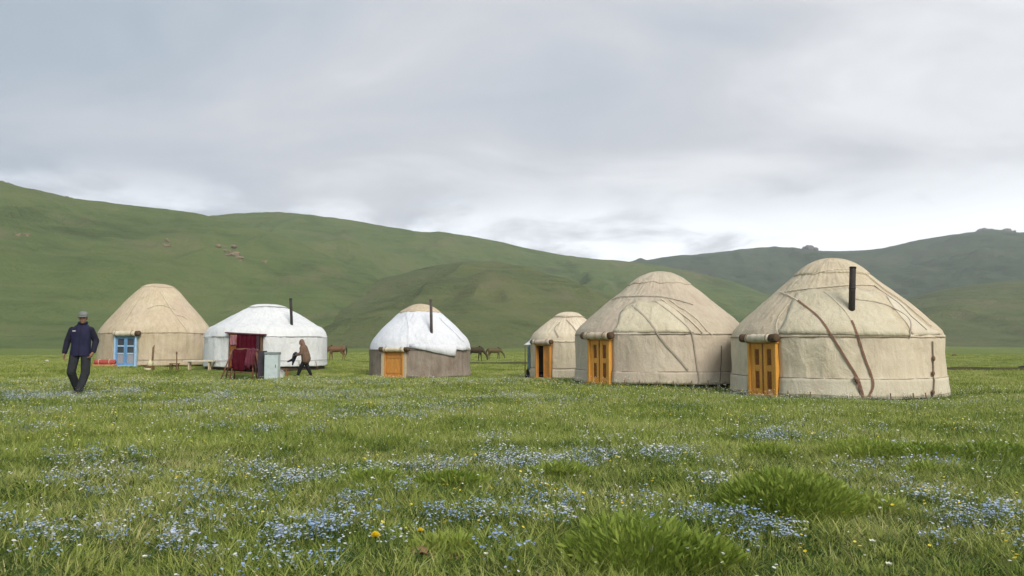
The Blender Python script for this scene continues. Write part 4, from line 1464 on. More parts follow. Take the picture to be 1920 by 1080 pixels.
def coat_woman():
    Y = 31.6
    p = P(571, 704, Y)
    t = thing('person', 'person in brown coat bending forward and carrying a dark bundle', 'person', (p.x, Y, G(p.x, Y)), 0.0)
    # walks towards image left (-x)
    hip = Vector((0.02, 0, 0.78))
    che = Vector((-0.06, 0, 1.16))
    nk = Vector((-0.10, 0, 1.30))
    hc = Vector((-0.155, 0, 1.41))
    Mh = Matrix.Rotation(-PI / 2, 3, 'Z') @ Matrix.Rotation(0.28, 3, 'X')
    kF, aF = Vector((-0.13, -0.07, 0.42)), Vector((-0.26, -0.07, 0.08))
    kB, aB = Vector((0.09, 0.07, 0.42)), Vector((0.24, 0.07, 0.10))
    shN, elN, wrN = Vector((-0.08, -0.17, 1.20)), Vector((-0.10, -0.22, 0.96)), Vector((-0.33, -0.16, 0.90))
    shF, elF, wrF = Vector((-0.08, 0.17, 1.20)), Vector((-0.12, 0.21, 0.96)), Vector((-0.34, 0.12, 0.92))
    mb = MB()
    limb(mb, [hip, (hip + che) / 2, che, nk], [0.13, 0.12, 0.12, 0.06])
    limb(mb, [nk, hc + Vector((0.02, 0, -0.05))], [0.055, 0.05])
    limb(mb, [shN, shF], [0.06, 0.06])
    limb(mb, [hip + Vector((0, -0.07, 0)), kF, aF], [0.085, 0.05, 0.035])
    limb(mb, [hip + Vector((0, 0.07, 0)), kB, aB], [0.085, 0.05, 0.035])
    limb(mb, [shN, elN, wrN], [0.05, 0.04, 0.028])
    limb(mb, [shF, elF, wrF], [0.05, 0.04, 0.028])
    hand(mb, wrN, (-1, 0.1, -0.2), (0, 0, 1), (0, 1, 0), 0.8)
    hand(mb, wrF, (-1, -0.1, -0.2), (0, 0, 1), (0, -1, 0), 0.8)
    head_shape(mb, hc, Mh)
    mb.build('body', SKIN, t, True, remesh=0.009, sm=4)
    face_details(hc, Mh, t)
    c = MB()
    limb(c, [Vector((0.05, 0, 0.74)), Vector((0.03, 0, 0.88)), che, nk + Vector((0.01, 0, -0.02))], [0.20, 0.185, 0.175, 0.09])
    for sy in (-1, 1):
        limb(c, [Vector((0.05, sy * 0.07, 0.70)), Vector((-0.04, sy * 0.10, 1.14))], [0.16, 0.14])
    limb(c, [shN, elN, wrN * 0.92 + elN * 0.08], [0.085, 0.075, 0.055])
    limb(c, [shF, elF, wrF * 0.92 + elF * 0.08], [0.085, 0.075, 0.055])
    c.build('coat', BROWNC, t, True, remesh=0.014, sm=6)
    tr = MB()
    limb(tr, [hip + Vector((0, -0.06, -0.1)), kF, aF], [0.115, 0.085, 0.06])
    limb(tr, [hip + Vector((0, 0.06, -0.1)), kB, aB], [0.115, 0.085, 0.06])
    tr.build('trousers', BLACKC, t, True, remesh=0.014, sm=5)
    for an in (aF, aB):
        s = MB().cap(an + Vector((0.02, 0, -0.03)), an + Vector((-0.15, 0, -0.045)), 0.045, 0.035)
        s.build('shoe', BLACKC, t, True)
    h = MB()
    h.ell(hc + Mh @ Vector((0, 0.03, 0.03)), (0.094, 0.10, 0.104), Mh)
    limb(h, [hc + Mh @ Vector((0, 0.05, -0.05)), nk + Vector((0.05, 0, -0.04))], [0.085, 0.09])
    h.build('headscarf', SCARF, t, True, remesh=0.012, sm=3)
    # bundle held in both hands: a thing of its own
    b = MB()
    o = Vector((p.x, Y, G(p.x, Y)))
    b.cap((-0.36, -0.12, 0.93), (-0.40, 0.10, 0.95), 0.085, 0.08)
    b.cap((-0.40, -0.02, 0.90), (-0.46, -0.02, 0.70), 0.10, 0.08)
    b.cap((-0.47, -0.02, 0.72), (-0.68, -0.04, 0.63), 0.065, 0.035)
    b.cap((-0.45, -0.02, 0.68), (-0.50, 0.0, 0.50), 0.06, 0.03)
    bo = b.build('cloth_bundle', NAVYB, None, True, remesh=0.014, sm=4)
    bo.location = o
    tag(bo, 'dark navy garment carried in the hands of the brown coated person', 'clothes')


coat_woman()

# ------------------------------------------------------------------ horses
def horse(px, py, Y, heading, label, coat, mane, scale=1.0, graze=True):
    p = P(px, py, Y)
    t = thing('horse', label, 'horse', (p.x, Y, G(p.x, Y) + 0.0), heading, 'horses grazing behind the yurts')
    mb = MB()
    s = scale
    def v(x, y, z): return Vector((x * s, y * s, z * s))
    # local: forward = -x
    limb(mb, [v(-0.55, 0, 1.02), v(-0.25, 0, 1.0), v(0.2, 0, 1.02), v(0.55, 0, 1.08)], [0.27 * s, 0.285 * s, 0.27 * s, 0.26 * s])
    mb.cap(v(-0.45, 0, 1.2), v(-0.2, 0, 1.22), 0.13 * s, 0.1 * s)
    if graze:
        limb(mb, [v(-0.62, 0, 1.10), v(-0.95, 0, 0.88), v(-1.18, 0, 0.58)], [0.20 * s, 0.145 * s, 0.105 * s])
        limb(mb, [v(-1.17, 0, 0.60), v(-1.24, 0, 0.36), v(-1.27, 0, 0.16)], [0.105 * s, 0.085 * s, 0.06 * s])
        ears = [v(-1.14, 0.05, 0.68), v(-1.14, -0.05, 0.68)]
        eard = v(0.06, 0, 0.10)
        mpts = [v(-0.50, 0, 1.36), v(-0.80, 0, 1.18), v(-1.05, 0, 0.88), v(-1.12, 0, 0.68)]
    else:
        limb(mb, [v(-0.62, 0, 1.15), v(-0.88, 0, 1.42), v(-1.02, 0, 1.62)], [0.20 * s, 0.14 * s, 0.11 * s])
        limb(mb, [v(-1.02, 0, 1.62), v(-1.2, 0, 1.46), v(-1.34, 0, 1.32)], [0.105 * s, 0.085 * s, 0.06 * s])
        ears = [v(-1.0, 0.05, 1.72), v(-1.0, -0.05, 1.72)]
        eard = v(0, 0, 0.11)
        mpts = [v(-0.50, 0, 1.36), v(-0.74, 0, 1.52), v(-0.9, 0, 1.70)]
    for e in ears:
        mb.cap(e, e + eard, 0.035 * s, 0.012 * s)
    for sy, dx in ((-1, -0.08), (1, 0.08)):
        limb(mb, [v(-0.55, sy * 0.13, 0.95), v(-0.56 + dx, sy * 0.13, 0.50), v(-0.55 + dx * 1.4, sy * 0.13, 0.14), v(-0.58 + dx * 1.4, sy * 0.13, 0.05)], [0.13 * s, 0.062 * s, 0.042 * s, 0.055 * s])
        limb(mb, [v(0.55, sy * 0.13, 1.0), v(0.46 + dx, sy * 0.13, 0.74), v(0.66 + dx, sy * 0.13, 0.48), v(0.62 + dx, sy * 0.13, 0.14), v(0.59 + dx, sy * 0.13, 0.05)], [0.19 * s, 0.115 * s, 0.062 * s, 0.042 * s, 0.055 * s])
    mb.build('body', coat, t, True, remesh=0.025, sm=5)
    tl = MB()
    limb(tl, [v(0.78, 0, 1.18), v(0.88, 0, 0.95), v(0.87, 0, 0.5)], [0.05 * s, 0.07 * s, 0.04 * s])
    tl.build('tail', mane, t, True)
    mn = MB()
    limb(mn, mpts, [0.06 * s] * len(mpts))
    mn.build('mane', mane, t, True)
    return t


BAY = simple('bay horse coat', (0.16, 0.085, 0.045), 0.7, 0.3, 3)
DKBAY = simple('dark bay horse coat', (0.06, 0.042, 0.02), 0.7, 0.3, 3)
DUN = simple('dun horse coat', (0.12, 0.085, 0.04), 0.7, 0.3, 3)
BLK = simple('black mane', (0.02, 0.014, 0.01), 0.8, 0.3, 9)
horse(632, 673, 74, 0.15, 'bay horse beside the right edge of the white canvas yurt', BAY, BLK, 1.02)
horse(889, 676, 68, PI - 0.2, 'dark horse half hidden by the tarpaulin roofed yurt', DKBAY, BLK, 0.95)
horse(926, 672, 78, PI + 0.1, 'dun horse grazing in the open between two yurts', DUN, BLK, 0.85)

# ------------------------------------------------------------------ things round the yurts
def place(px, py, Y):
    q = P(px, py, Y)
    return Vector((q.x, Y, G(q.x, Y)))


# low pale bench between the buff and the white yurt
q = place(374, 697, 33.0)
bn = thing('bench', 'low pale plank bench between the buff and white yurts', 'bench', q, 0.05)
for k in range(2):
    MB().box((0, -0.11 + 0.2 * k, 0.375), (1.25, 0.19, 0.07)).build('plank', simple('whitewashed plank', (0.62, 0.56, 0.45), 0.8, 0.2, 7), bn, bevel=0.004)
for sx in (-0.42, 0.42):
    for sy in (-0.1, 0.1):
        MB().box((sx, sy, 0.14), (0.06, 0.06, 0.40)).build('leg', WOOD_PALE, bn, bevel=0.004)
# stake with jug
q = place(285, 694, 32.5)
st = thing('stake', 'dark wooden stake rising above two pale plastic jugs', 'stake', q)
MB().tube([(0.0, 0, -0.1), (0.01, 0, 0.45), (0.03, 0, 0.98)], [0.035, 0.04, 0.045], 8).build('post', WOOD_BR, st, True)
MB().tube([(0.03, 0, 0.92), (0.06, 0, 1.06)], [0.04, 0.02], 8).build('tip', WOOD_BR, st, True)
PLA = simple('pale yellow plastic', (0.62, 0.58, 0.36), 0.5, 0.12, 8, 0.4)
for k, (dx, dz, hh, lb) in enumerate(((0.0, 0.20, 0.26, 'pale plastic jug standing on a dark box under the stake'), (0.0, -0.02, 0.14, 'pale yellow bowl on the grass in front of the stake'))):
    jq = q + Vector((dx - 0.02, -0.16 - 0.2 * k, dz))
    jj = thing('jug' if k == 0 else 'bowl', lb, 'jug' if k == 0 else 'bowl', jq)
    if k == 0:
        MB().lathe([(0.09, 0.0), (0.11, 0.03), (0.11, 0.15), (0.07, 0.2), (0.04, 0.23), (0.04, 0.26)], 14).build('body', PLA, jj, True)
        MB().tube([(0.06, 0, 0.22), (0.13, 0, 0.2), (0.11, 0, 0.1)], 0.012, 6).build('handle', PLA, jj, True)
    else:
        MB().lathe([(0.07, 0.0), (0.12, 0.05), (0.14, 0.13), (0.13, 0.13), (0.10, 0.05), (0.02, 0.02)], 16).build('body', PLA, jj, True)
bx = MB().box((0, 0, 0.10), (0.30, 0.22, 0.20)).build('box', WOOD_BR, None, bevel=0.008)
bx.location = q + Vector((-0.02, -0.16, 0))
tag(bx, 'small dark wooden box under the pale plastic jug', 'box')
# second stake and stool
q = place(326, 697, 32.5)
s2 = thing('stake', 'thin brown stake behind the little dark stool', 'stake', q + Vector((0, 0.25, 0)))
MB().tube([(0.0, 0, -0.1), (0.0, 0, 0.4), (-0.015, 0, 0.80)], [0.02, 0.024, 0.022], 8).build('post', WOOD_BR, s2, True)
MB().ell((-0.015, 0, 0.72), (0.035, 0.035, 0.08)).build('knot', WOOD_BR, s2, True)
sl = thing('stool', 'little dark stool in front of the buff yurt', 'stool', q + Vector((0.06, -0.1, 0)))
MB().box((0, 0, 0.29), (0.36, 0.26, 0.035)).build('seat', WOOD_BR, sl, bevel=0.005)
for sx in (-0.14, 0.14):
    for sy in (-0.09, 0.09):
        MB().box((sx, sy, 0.12), (0.04, 0.04, 0.31)).build('leg', WOOD_BR, sl, bevel=0.004)
# red rolled rug on an orange plank left of the blue door
q = place(196, 690, 34.6)
pk = MB().box((0, 0, 0.07), (0.95, 0.35, 0.12)).build('plank', simple('orange plank', (0.55, 0.26, 0.12), 0.8, 0.25, 6), None, bevel=0.008)
pk.location = q
tag(pk, 'orange plank on the ground left of the blue door', 'plank')
rg_ = thing('rolled_rug', 'red rolled rug lying on the orange plank', 'rug', q + Vector((0, 0.03, 0.13)))
MB().tube([(-0.45 + 0.09 * k, 0.0, 0.11 + 0.008 * math.sin(k * 2.2)) for k in range(11)], [0.105 + 0.008 * math.sin(k * 1.9) for k in range(11)], 14).build('roll', simple('faded red rug', (0.42, 0.09, 0.075), 0.9, 0.35, 7), rg_, True)
for sx in (-0.25, 0.22):
    MB().tube([(sx, 0.116 * math.cos(a), 0.11 + 0.116 * math.sin(a)) for a in np.linspace(0, 2 * PI, 15)], 0.012, 5, False).build('tie', CREAM_ROPE, rg_, True)

# trestle with dark red blankets in front of the white yurt
q = place(456, 714, 31.2)
tr = thing('trestle', 'brown trestle with splayed legs in front of the white yurt', 'trestle', q, 0.06)
MB().tube([(-0.52, 0, 1.26), (0.0, 0, 1.28), (0.56, 0, 1.25)], 0.045, 8).build('beam', WOOD_BR, tr, True)
for x, dx in ((-0.45, -0.38), (-0.30, -0.16), (0.34, 0.14), (0.46, 0.32)):
    for sy in (-1, 1):
        MB().tube([(x, sy * 0.03, 1.27), (x + dx, sy * 0.32, -0.05)], [0.03, 0.026], 7).build('leg', simple('reddish pole wood', (0.20, 0.085, 0.055), 0.85, 0.3, 8), tr, True)
MB().tube([(-0.62, -0.2, 0.36), (0.64, -0.2, 0.34)], 0.02, 7).build('rail', WOOD_BR, tr, True)


def drape(name, label, x0, x1, zf, zb, off, mat, seed, group=None, top=1.285):
    nx, ns = 28, 22
    V = []
    for i in range(nx):
        a = i / (nx - 1)
        x = x0 + (x1 - x0) * a
        lf = zf + 0.05 * math.sin(a * 7 + seed) + 0.03 * math.sin(a * 15 + 2 * seed)
        for j in range(ns):
            b = j / (ns - 1) * 2 - 1
            side = -1 if b < 0 else 1
            k = abs(b)
            zend = lf if b < 0 else zb
            z = top + off - (top - zend) * max(0, k - 0.08) / 0.92
            y = side * (0.055 + off + 0.22 * k ** 0.9) if k > 0.08 else side * (0.055 + off) * k / 0.08
            y += 0.03 * k * math.sin(a * 19 + seed * 3 + b * 2)
            V.append((x + 0.02 * math.sin(b * 4 + seed), y, z + (0.02 * math.sin(a * 11 + seed))))
    ob = link_mesh(name, V, [(i * ns + j, (i + 1) * ns + j, (i + 1) * ns + j + 1, i * ns + j + 1) for i in range(nx - 1) for j in range(ns - 1)], mat, None, True)
    m = ob.modifiers.new('thick', 'SOLIDIFY')
    m.thickness = 0.02
    ob.location = q
    ob.rotation_euler = (0, 0, 0.06)
    tag(ob, label, 'blanket')
    return ob


drape('blanket', 'dark red blanket draped over the trestle by the doorway', -0.40, 0.32, 0.46, 0.5, 0.0, CRIMSON2, 1)
drape('blanket', 'dusty mauve blanket folded over the right half of the trestle', 0.14, 0.50, 0.58, 0.6, 0.03, simple('mauve red blanket', (0.11, 0.022, 0.036), 0.92, 0.5, 6), 2)

# pale cabinet
q = place(510, 718, 30.6)
STEEL = simple('pale blue grey enamel', (0.52, 0.60, 0.61), 0.5, 0.14, 5, 0.4, 0.05)
cb = thing('wash_cabinet', 'pale blue grey metal cabinet with a dark top', 'cabinet', q, 0.04)
MB().box((0, 0, 0.52), (0.52, 0.42, 1.04)).build('body', STEEL, cb, bevel=0.012)
MB().box((0, 0, 1.10), (0.55, 0.45, 0.10)).build('top', simple('grey enamel rim', (0.20, 0.24, 0.24), 0.6, 0.2, 6), cb, bevel=0.01)
dr = MB().box((0, -0.216, 0.48), (0.46, 0.014, 0.86)).build('door', STEEL, cb, bevel=0.004)
MB().box((0.18, -0.228, 0.6), (0.02, 0.02, 0.12)).build('handle', IRON, dr, bevel=0.004)
bd = MB().box((0, 0, 0.60), (0.34, 0.035, 1.2), Matrix.Rotation(-0.06, 3, 'X')).build('board', simple('slate dark board', (0.045, 0.035, 0.045), 0.8, 0.3, 6), None, bevel=0.004)
bd.location = q + Vector((-0.44, 0.12, 0.0))
bd.rotation_euler = (0, 0, 0.3)
tag(bd, 'dark upright board leaning between red blankets and pale cabinet', 'board')
# stool with basin by the cabinet
q = place(531, 703, 31.8)
s3 = thing('stool', 'brown wooden stool beside the pale cabinet', 'stool', q)
MB().box((0, 0, 0.40), (0.40, 0.34, 0.04)).build('seat', WOOD_BR, s3, bevel=0.005)
for sx in (-0.16, 0.16):
    for sy in (-0.12, 0.12):
        MB().box((sx, sy, 0.17), (0.045, 0.045, 0.42)).build('leg', simple('orange brown leg wood', (0.30, 0.15, 0.06), 0.8), s3, bevel=0.004)
bs = thing('basin', 'whitish round basin tipped up under the brown stool', 'basin', q + Vector((-0.03, -0.24, 0.0)))
MB().lathe([(0.10, 0.0), (0.15, 0.04), (0.185, 0.09), (0.19, 0.095), (0.17, 0.09), (0.13, 0.04), (0.02, 0.02)], 18, (0, 0, 0.18), Matrix.Rotation(1.25, 3, 'X')).build('bowl', simple('chipped enamel', (0.55, 0.55, 0.52), 0.45, 0.15, 8, 0.5), bs, True)
MB().tube([(0.185 * math.cos(a), 0.185 * math.sin(a) * 0.32 - 0.09, 0.19 + 0.185 * math.sin(a) * 0.94) for a in np.linspace(0, 2 * PI, 21)], 0.009, 6, False).build('rim', simple('grey enamel rim', (0.2, 0.24, 0.24), 0.6), bs, True)
# black bag under the awning
q = place(990, 692, 33.2)
bg = thing('bag', 'black bag slumped under the white awning', 'bag', q)
m_ = MB()
m_.cap((0.02, 0, 0.08), (-0.02, 0, 0.32), 0.11, 0.07)
m_.cap((-0.06, 0, 0.1), (0.1, 0, 0.06), 0.08, 0.07)
m_.build('sack', BLACKC, bg, True, remesh=0.02)
MB().tube([(-0.05, 0, 0.36), (-0.02, 0, 0.46), (0.02, 0, 0.36)], 0.012, 6).build('strap', BLACKC, bg, True)


# single dark stones out on the plain
def stone(px, py, Y, r, label, mat, seed):
    p = place(px, py, Y)
    mb = MB()
    rock_mesh(mb, (0, 0, r * 0.2), r, seed)
    o = mb.build('stone', mat, None, True)
    o.location = p
    tag(o, label, 'stone')


stone(1919, 694, 45, 0.20, 'dark stone on the plain at the right edge', simple('black stone', (0.03, 0.03, 0.022), 0.95), 5)
stone(1789, 669, 95, 0.26, 'small brown stone far right of the big yurt', WOOD_BR, 6)
stone(88, 671, 72, 0.14, 'pale stone on the plain left of the walking man', simple('pale stone', (0.5, 0.48, 0.42), 0.9), 7)

# ------------------------------------------------------------------ grass and flowers
def leaf_material(name, cols, rough=0.6, transl=0.35, patch=True):
    m, nt = new_mat(name)
    rnd = nt.n('ShaderNodeObjectInfo').outputs['Random']
    pos = nt.n('ShaderNodeNewGeometry').outputs['Position']
    at = nt.n('ShaderNodeAttribute', attribute_name='tone')
    f = nt.math('ADD', nt.math('MULTIPLY', rnd, 0.38), nt.math('MULTIPLY', at.outputs['Fac'], 0.55))
    n = nt.noise(pos, 0.55, 4, 0.6)
    f = nt.math('ADD', f, nt.math('MULTIPLY', nt.math('SUBTRACT', n, 0.5), 1.6))
    f = nt.math('ADD', f, 0.03, clamp=True)
    st = [(i / (len(cols) - 1), c) for i, c in enumerate(cols)]
    finish(nt, nt.ramp(f, st), rough, spec=0.25, transl=transl)
    return m


GRASS = leaf_material('meadow grass', [(0.095, 0.155, 0.028), (0.215, 0.29, 0.05), (0.33, 0.39, 0.085), (0.46, 0.48, 0.155), (0.58, 0.54, 0.28)])
GRASS_RICH = leaf_material('rich tussock grass', [(0.15, 0.225, 0.03), (0.24, 0.32, 0.05), (0.34, 0.41, 0.085), (0.47, 0.49, 0.15)])
HERB = leaf_material('herb leaf', [(0.05, 0.10, 0.02), (0.09, 0.15, 0.035), (0.13, 0.17, 0.05)])


def petal_material(name, cols):
    m, nt = new_mat(name)
    at = nt.n('ShaderNodeAttribute', attribute_name='tone')
    rnd = nt.n('ShaderNodeObjectInfo').outputs['Random']
    f = nt.math('ADD', nt.math('MULTIPLY', at.outputs['Fac'], 0.65), nt.math('MULTIPLY', rnd, 0.35))
    finish(nt, nt.ramp(f, [(i / (len(cols) - 1), c) for i, c in enumerate(cols)]), 0.7, spec=0.2, transl=0.25)
    return m


PET_BLUE = petal_material('forget-me-not blue petals', [(0.20, 0.32, 0.62), (0.32, 0.45, 0.70), (0.48, 0.58, 0.76), (0.68, 0.73, 0.82)])
PET_PALE = petal_material('pale lilac white petals', [(0.42, 0.52, 0.74), (0.58, 0.65, 0.80), (0.74, 0.77, 0.84), (0.80, 0.80, 0.78)])
PET_WHITE = petal_material('white petals', [(0.66, 0.68, 0.56), (0.78, 0.79, 0.70), (0.84, 0.84, 0.80)])
PET_YELLOW = petal_material('yellow petals', [(0.72, 0.50, 0.02), (0.80, 0.62, 0.03), (0.82, 0.72, 0.15)])


def blades(n, radius, hmin, hmax, wid, rg, lean=0.5, seg=3, flat=0.6, centre=True, power=0.5):
    """n tapered, bent grass blades in a disc"""
    ang = rg.random(n) * 2 * PI
    rr = radius * rg.random(n) ** power
    bx, by = rr * np.cos(ang), rr * np.sin(ang)
    h = hmin + (hmax - hmin) * rg.random(n) ** 1.3
    la = ang + (rg.random(n) - 0.5) * 2.6 if centre else rg.random(n) * 2 * PI
    ln = lean * (0.25 + rg.random(n)) * (0.4 + (rr / max(radius, 1e-6)))
    dx, dy = np.cos(la), np.sin(la)
    wa = rg.random(n) * PI
    wx, wy = np.cos(wa), np.sin(wa)
    V = []
    for k in range(seg + 1):
        t = k / seg
        z = h * t * (1 - 0.35 * ln * t)
        off = h * ln * t ** 1.8
        w_ = wid * (1 - t ** 1.6) * (0.7 + 0.6 * rg.random(n)) if k < seg else None
        cx, cy = bx + dx * off, by + dy * off
        if k < seg:
            V.append(np.stack([cx - wx * w_ / 2, cy - wy * w_ / 2, z - (0.01 if k == 0 else 0)], 1))
            V.append(np.stack([cx + wx * w_ / 2, cy + wy * w_ / 2, z - (0.01 if k == 0 else 0)], 1))
        else:
            V.append(np.stack([cx, cy, z], 1))
    nv = 2 * seg + 1
    VV = np.stack(V, 1).reshape(-1, 3)
    T = []
    b = np.arange(n) * nv
    for k in range(seg - 1):
        T += [np.stack([b + 2 * k, b + 2 * k + 1, b + 2 * k + 3], 1), np.stack([b + 2 * k, b + 2 * k + 3, b + 2 * k + 2], 1)]
    T.append(np.stack([b + 2 * seg - 2, b + 2 * seg - 1, b + 2 * seg], 1))
    tone = np.repeat(rg.random(n), nv)
    return VV, np.concatenate(T), tone


def with_tone(o, tone):
    a = o.data.attributes.new('tone', 'FLOAT', 'POINT')
    a.data.foreach_set('value', np.asarray(tone, dtype=np.float32))
    return o


def blossoms(pts, size, rg, petals=5, tilt=0.6):
    """little flowers of separate petals, each petal a bent kite"""
    n = len(pts)
    V, T, tone = [], [], []
    az = rg.random(n) * 2 * PI
    tl = tilt * rg.random(n)
    nx, ny, nz = np.sin(tl) * np.cos(az), np.sin(tl) * np.sin(az), np.cos(tl)
    N = np.stack([nx, ny, nz], 1)
    A = np.cross(N, np.array([0.3, 0.9, 0.1]))
    A /= np.linalg.norm(A, axis=1)[:, None]
    B = np.cross(N, A)
    s = size * (0.7 + 0.6 * rg.random(n))
    tn = rg.random(n)
    r0 = rg.random(n) * 2 * PI
    cnt = 0
    for p in range(petals):
        a = r0 + 2 * PI * p / petals
        d = A * np.cos(a)[:, None] + B * np.sin(a)[:, None]
        e = A * -np.sin(a)[:, None] + B * np.cos(a)[:, None]
        w = 0.62 * 2 * math.sin(PI / petals) * s[:, None] * 0.5
        c0 = pts
        c1 = pts + d * (s * 0.34)[:, None] - e * w + N * (s * 0.08)[:, None]
        c2 = pts + d * (s * 0.52)[:, None] + N * (s * 0.10)[:, None]
        c3 = pts + d * (s * 0.34)[:, None] + e * w + N * (s * 0.08)[:, None]
        V.append(np.stack([c0, c1, c2, c3], 1).reshape(-1, 3))
        b = cnt + np.arange(n) * 4
        T += [np.stack([b, b + 1, b + 2], 1), np.stack([b, b + 2, b + 3], 1)]
        cnt += n * 4
        tone.append(np.repeat(tn, 4))
    return np.concatenate(V), np.concatenate(T), np.concatenate(tone)


def stems(roots, tips, wid, rg):
    n = len(roots)
    a = rg.random(n) * PI
    w = np.stack([np.cos(a), np.sin(a), np.zeros(n)], 1) * wid / 2
    md = (roots + tips) / 2 + (rg.random((n, 3)) - 0.5) * 0.02
    V = np.stack([roots - w, roots + w, md + w * 0.8, md - w * 0.8, tips], 1).reshape(-1, 3)
    b = np.arange(n) * 5
    T = np.concatenate([np.stack([b, b + 1, b + 2], 1), np.stack([b, b + 2, b + 3], 1), np.stack([b + 3, b + 2, b + 4], 1)])
    return V, T, np.repeat(rg.random(n), 5)


def join(parts):
    V, T, tone, mi, c = [], [], [], [], 0
    for k, (v, t, tn) in enumerate(parts):
        V.append(v)
        T.append(t + c)
        tone.append(tn)
        mi.append(np.full(len(t), k, dtype=np.int32))
        c += len(v)
    return np.concatenate(V), np.concatenate(T), np.concatenate(tone), np.concatenate(mi)


def joined(name, parts, mats, link=False):
    V, T, tone, mi = join(parts)
    o = np_mesh(name, V, T, mats, link=link)
    o.data.polygons.foreach_set('material_index', mi)
    return with_tone(o, tone)


# ---- sources for the scattered ground cover (never linked to the scene itself)
def source_set(name, objs):
    c = bpy.data.collections.new(name)
    for o in objs:
        c.objects.link(o)
    return c


rg = np.random.default_rng(5)
near_src = []
for k in range(6):
    hm = (0.07, 0.085, 0.10, 0.08, 0.12, 0.065)[k]
    v, t, tn = blades(30, 0.07, hm * 0.35, hm * 1.1, 0.0062, rg, 0.85, 3)
    near_src.append(with_tone(np_mesh('grass_a%d' % k, v, t, GRASS, link=False), tn))
for k in range(3):
    v, t, tn = blades(22, 0.07, 0.035, 0.08, 0.016, rg, 1.1, 3)
    near_src.append(with_tone(np_mesh('grass_h%d' % k, v, t, HERB, link=False), tn))
NEAR = source_set('short grass tufts', near_src)
mid_src = []
for k in range(5):
    hm = (0.08, 0.10, 0.12, 0.09, 0.14)[k]
    v, t, tn = blades(44, 0.17, hm * 0.35, hm * 1.1, 0.012, rg, 0.8, 2)
    mid_src.append(with_tone(np_mesh('grass_b%d' % k, v, t, GRASS, link=False), tn))
MID = source_set('mid grass tufts', mid_src)
far_src = []
for k in range(4):
    v, t, tn = blades(70, 0.5, 0.05, 0.13, 0.022, rg, 0.7, 2)
    far_src.append(with_tone(np_mesh('grass_c%d' % k, v, t, GRASS, link=False), tn))
FAR = source_set('far grass tufts', far_src)


def flower_plant(name, n, rad, hmin, hmax, size, pet, rg, petals=5, leafn=14, stemw=0.003, stem=HERB):
    a = rg.random(n) * 2 * PI
    r = rad * rg.random(n) ** 0.6
    tips = np.stack([r * np.cos(a), r * np.sin(a), hmin + (hmax - hmin) * rg.random(n)], 1)
    ns = min(n, max(3, n // 3))
    rt = np.stack([tips[:ns, 0] * 0.4, tips[:ns, 1] * 0.4, np.full(ns, -0.01)], 1)
    p1 = stems(rt, tips[:ns], stemw, rg)
    p2 = blossoms(tips, size, rg, petals)
    p3 = blades(leafn, rad * 0.9, hmin * 0.3, hmax * 0.75, 0.008, rg, 0.8, 2)
    return joined(name, [p1, p2, p3], [stem, pet, stem])


blue_near = source_set('blue flower plants', [flower_plant('bf%d' % k, (26, 16, 34, 9)[k], (0.075, 0.055, 0.09, 0.05)[k], 0.07, (0.16, 0.13, 0.15, 0.18)[k], 0.0105, PET_BLUE if k % 2 == 0 else PET_PALE, rg) for k in range(4)])
blue_far = source_set('blue flower drifts', [flower_plant('bd%d' % k, 26, 0.20, 0.07, 0.15, 0.016, PET_BLUE if k == 1 else PET_PALE, rg, 4, 6) for k in range(3)])
white_src = source_set('white flower plants', [flower_plant('wf%d' % k, (1, 2, 3)[k], 0.03, 0.10, 0.17, 0.016, PET_WHITE, rg, 5, 4) for k in range(3)])
yellow_src = source_set('yellow flower plants', [flower_plant('yf%d' % k, (1, 2, 3)[k], 0.04, 0.09, 0.15, 0.016, PET_YELLOW, rg, 5, 4) for k in range(3)])


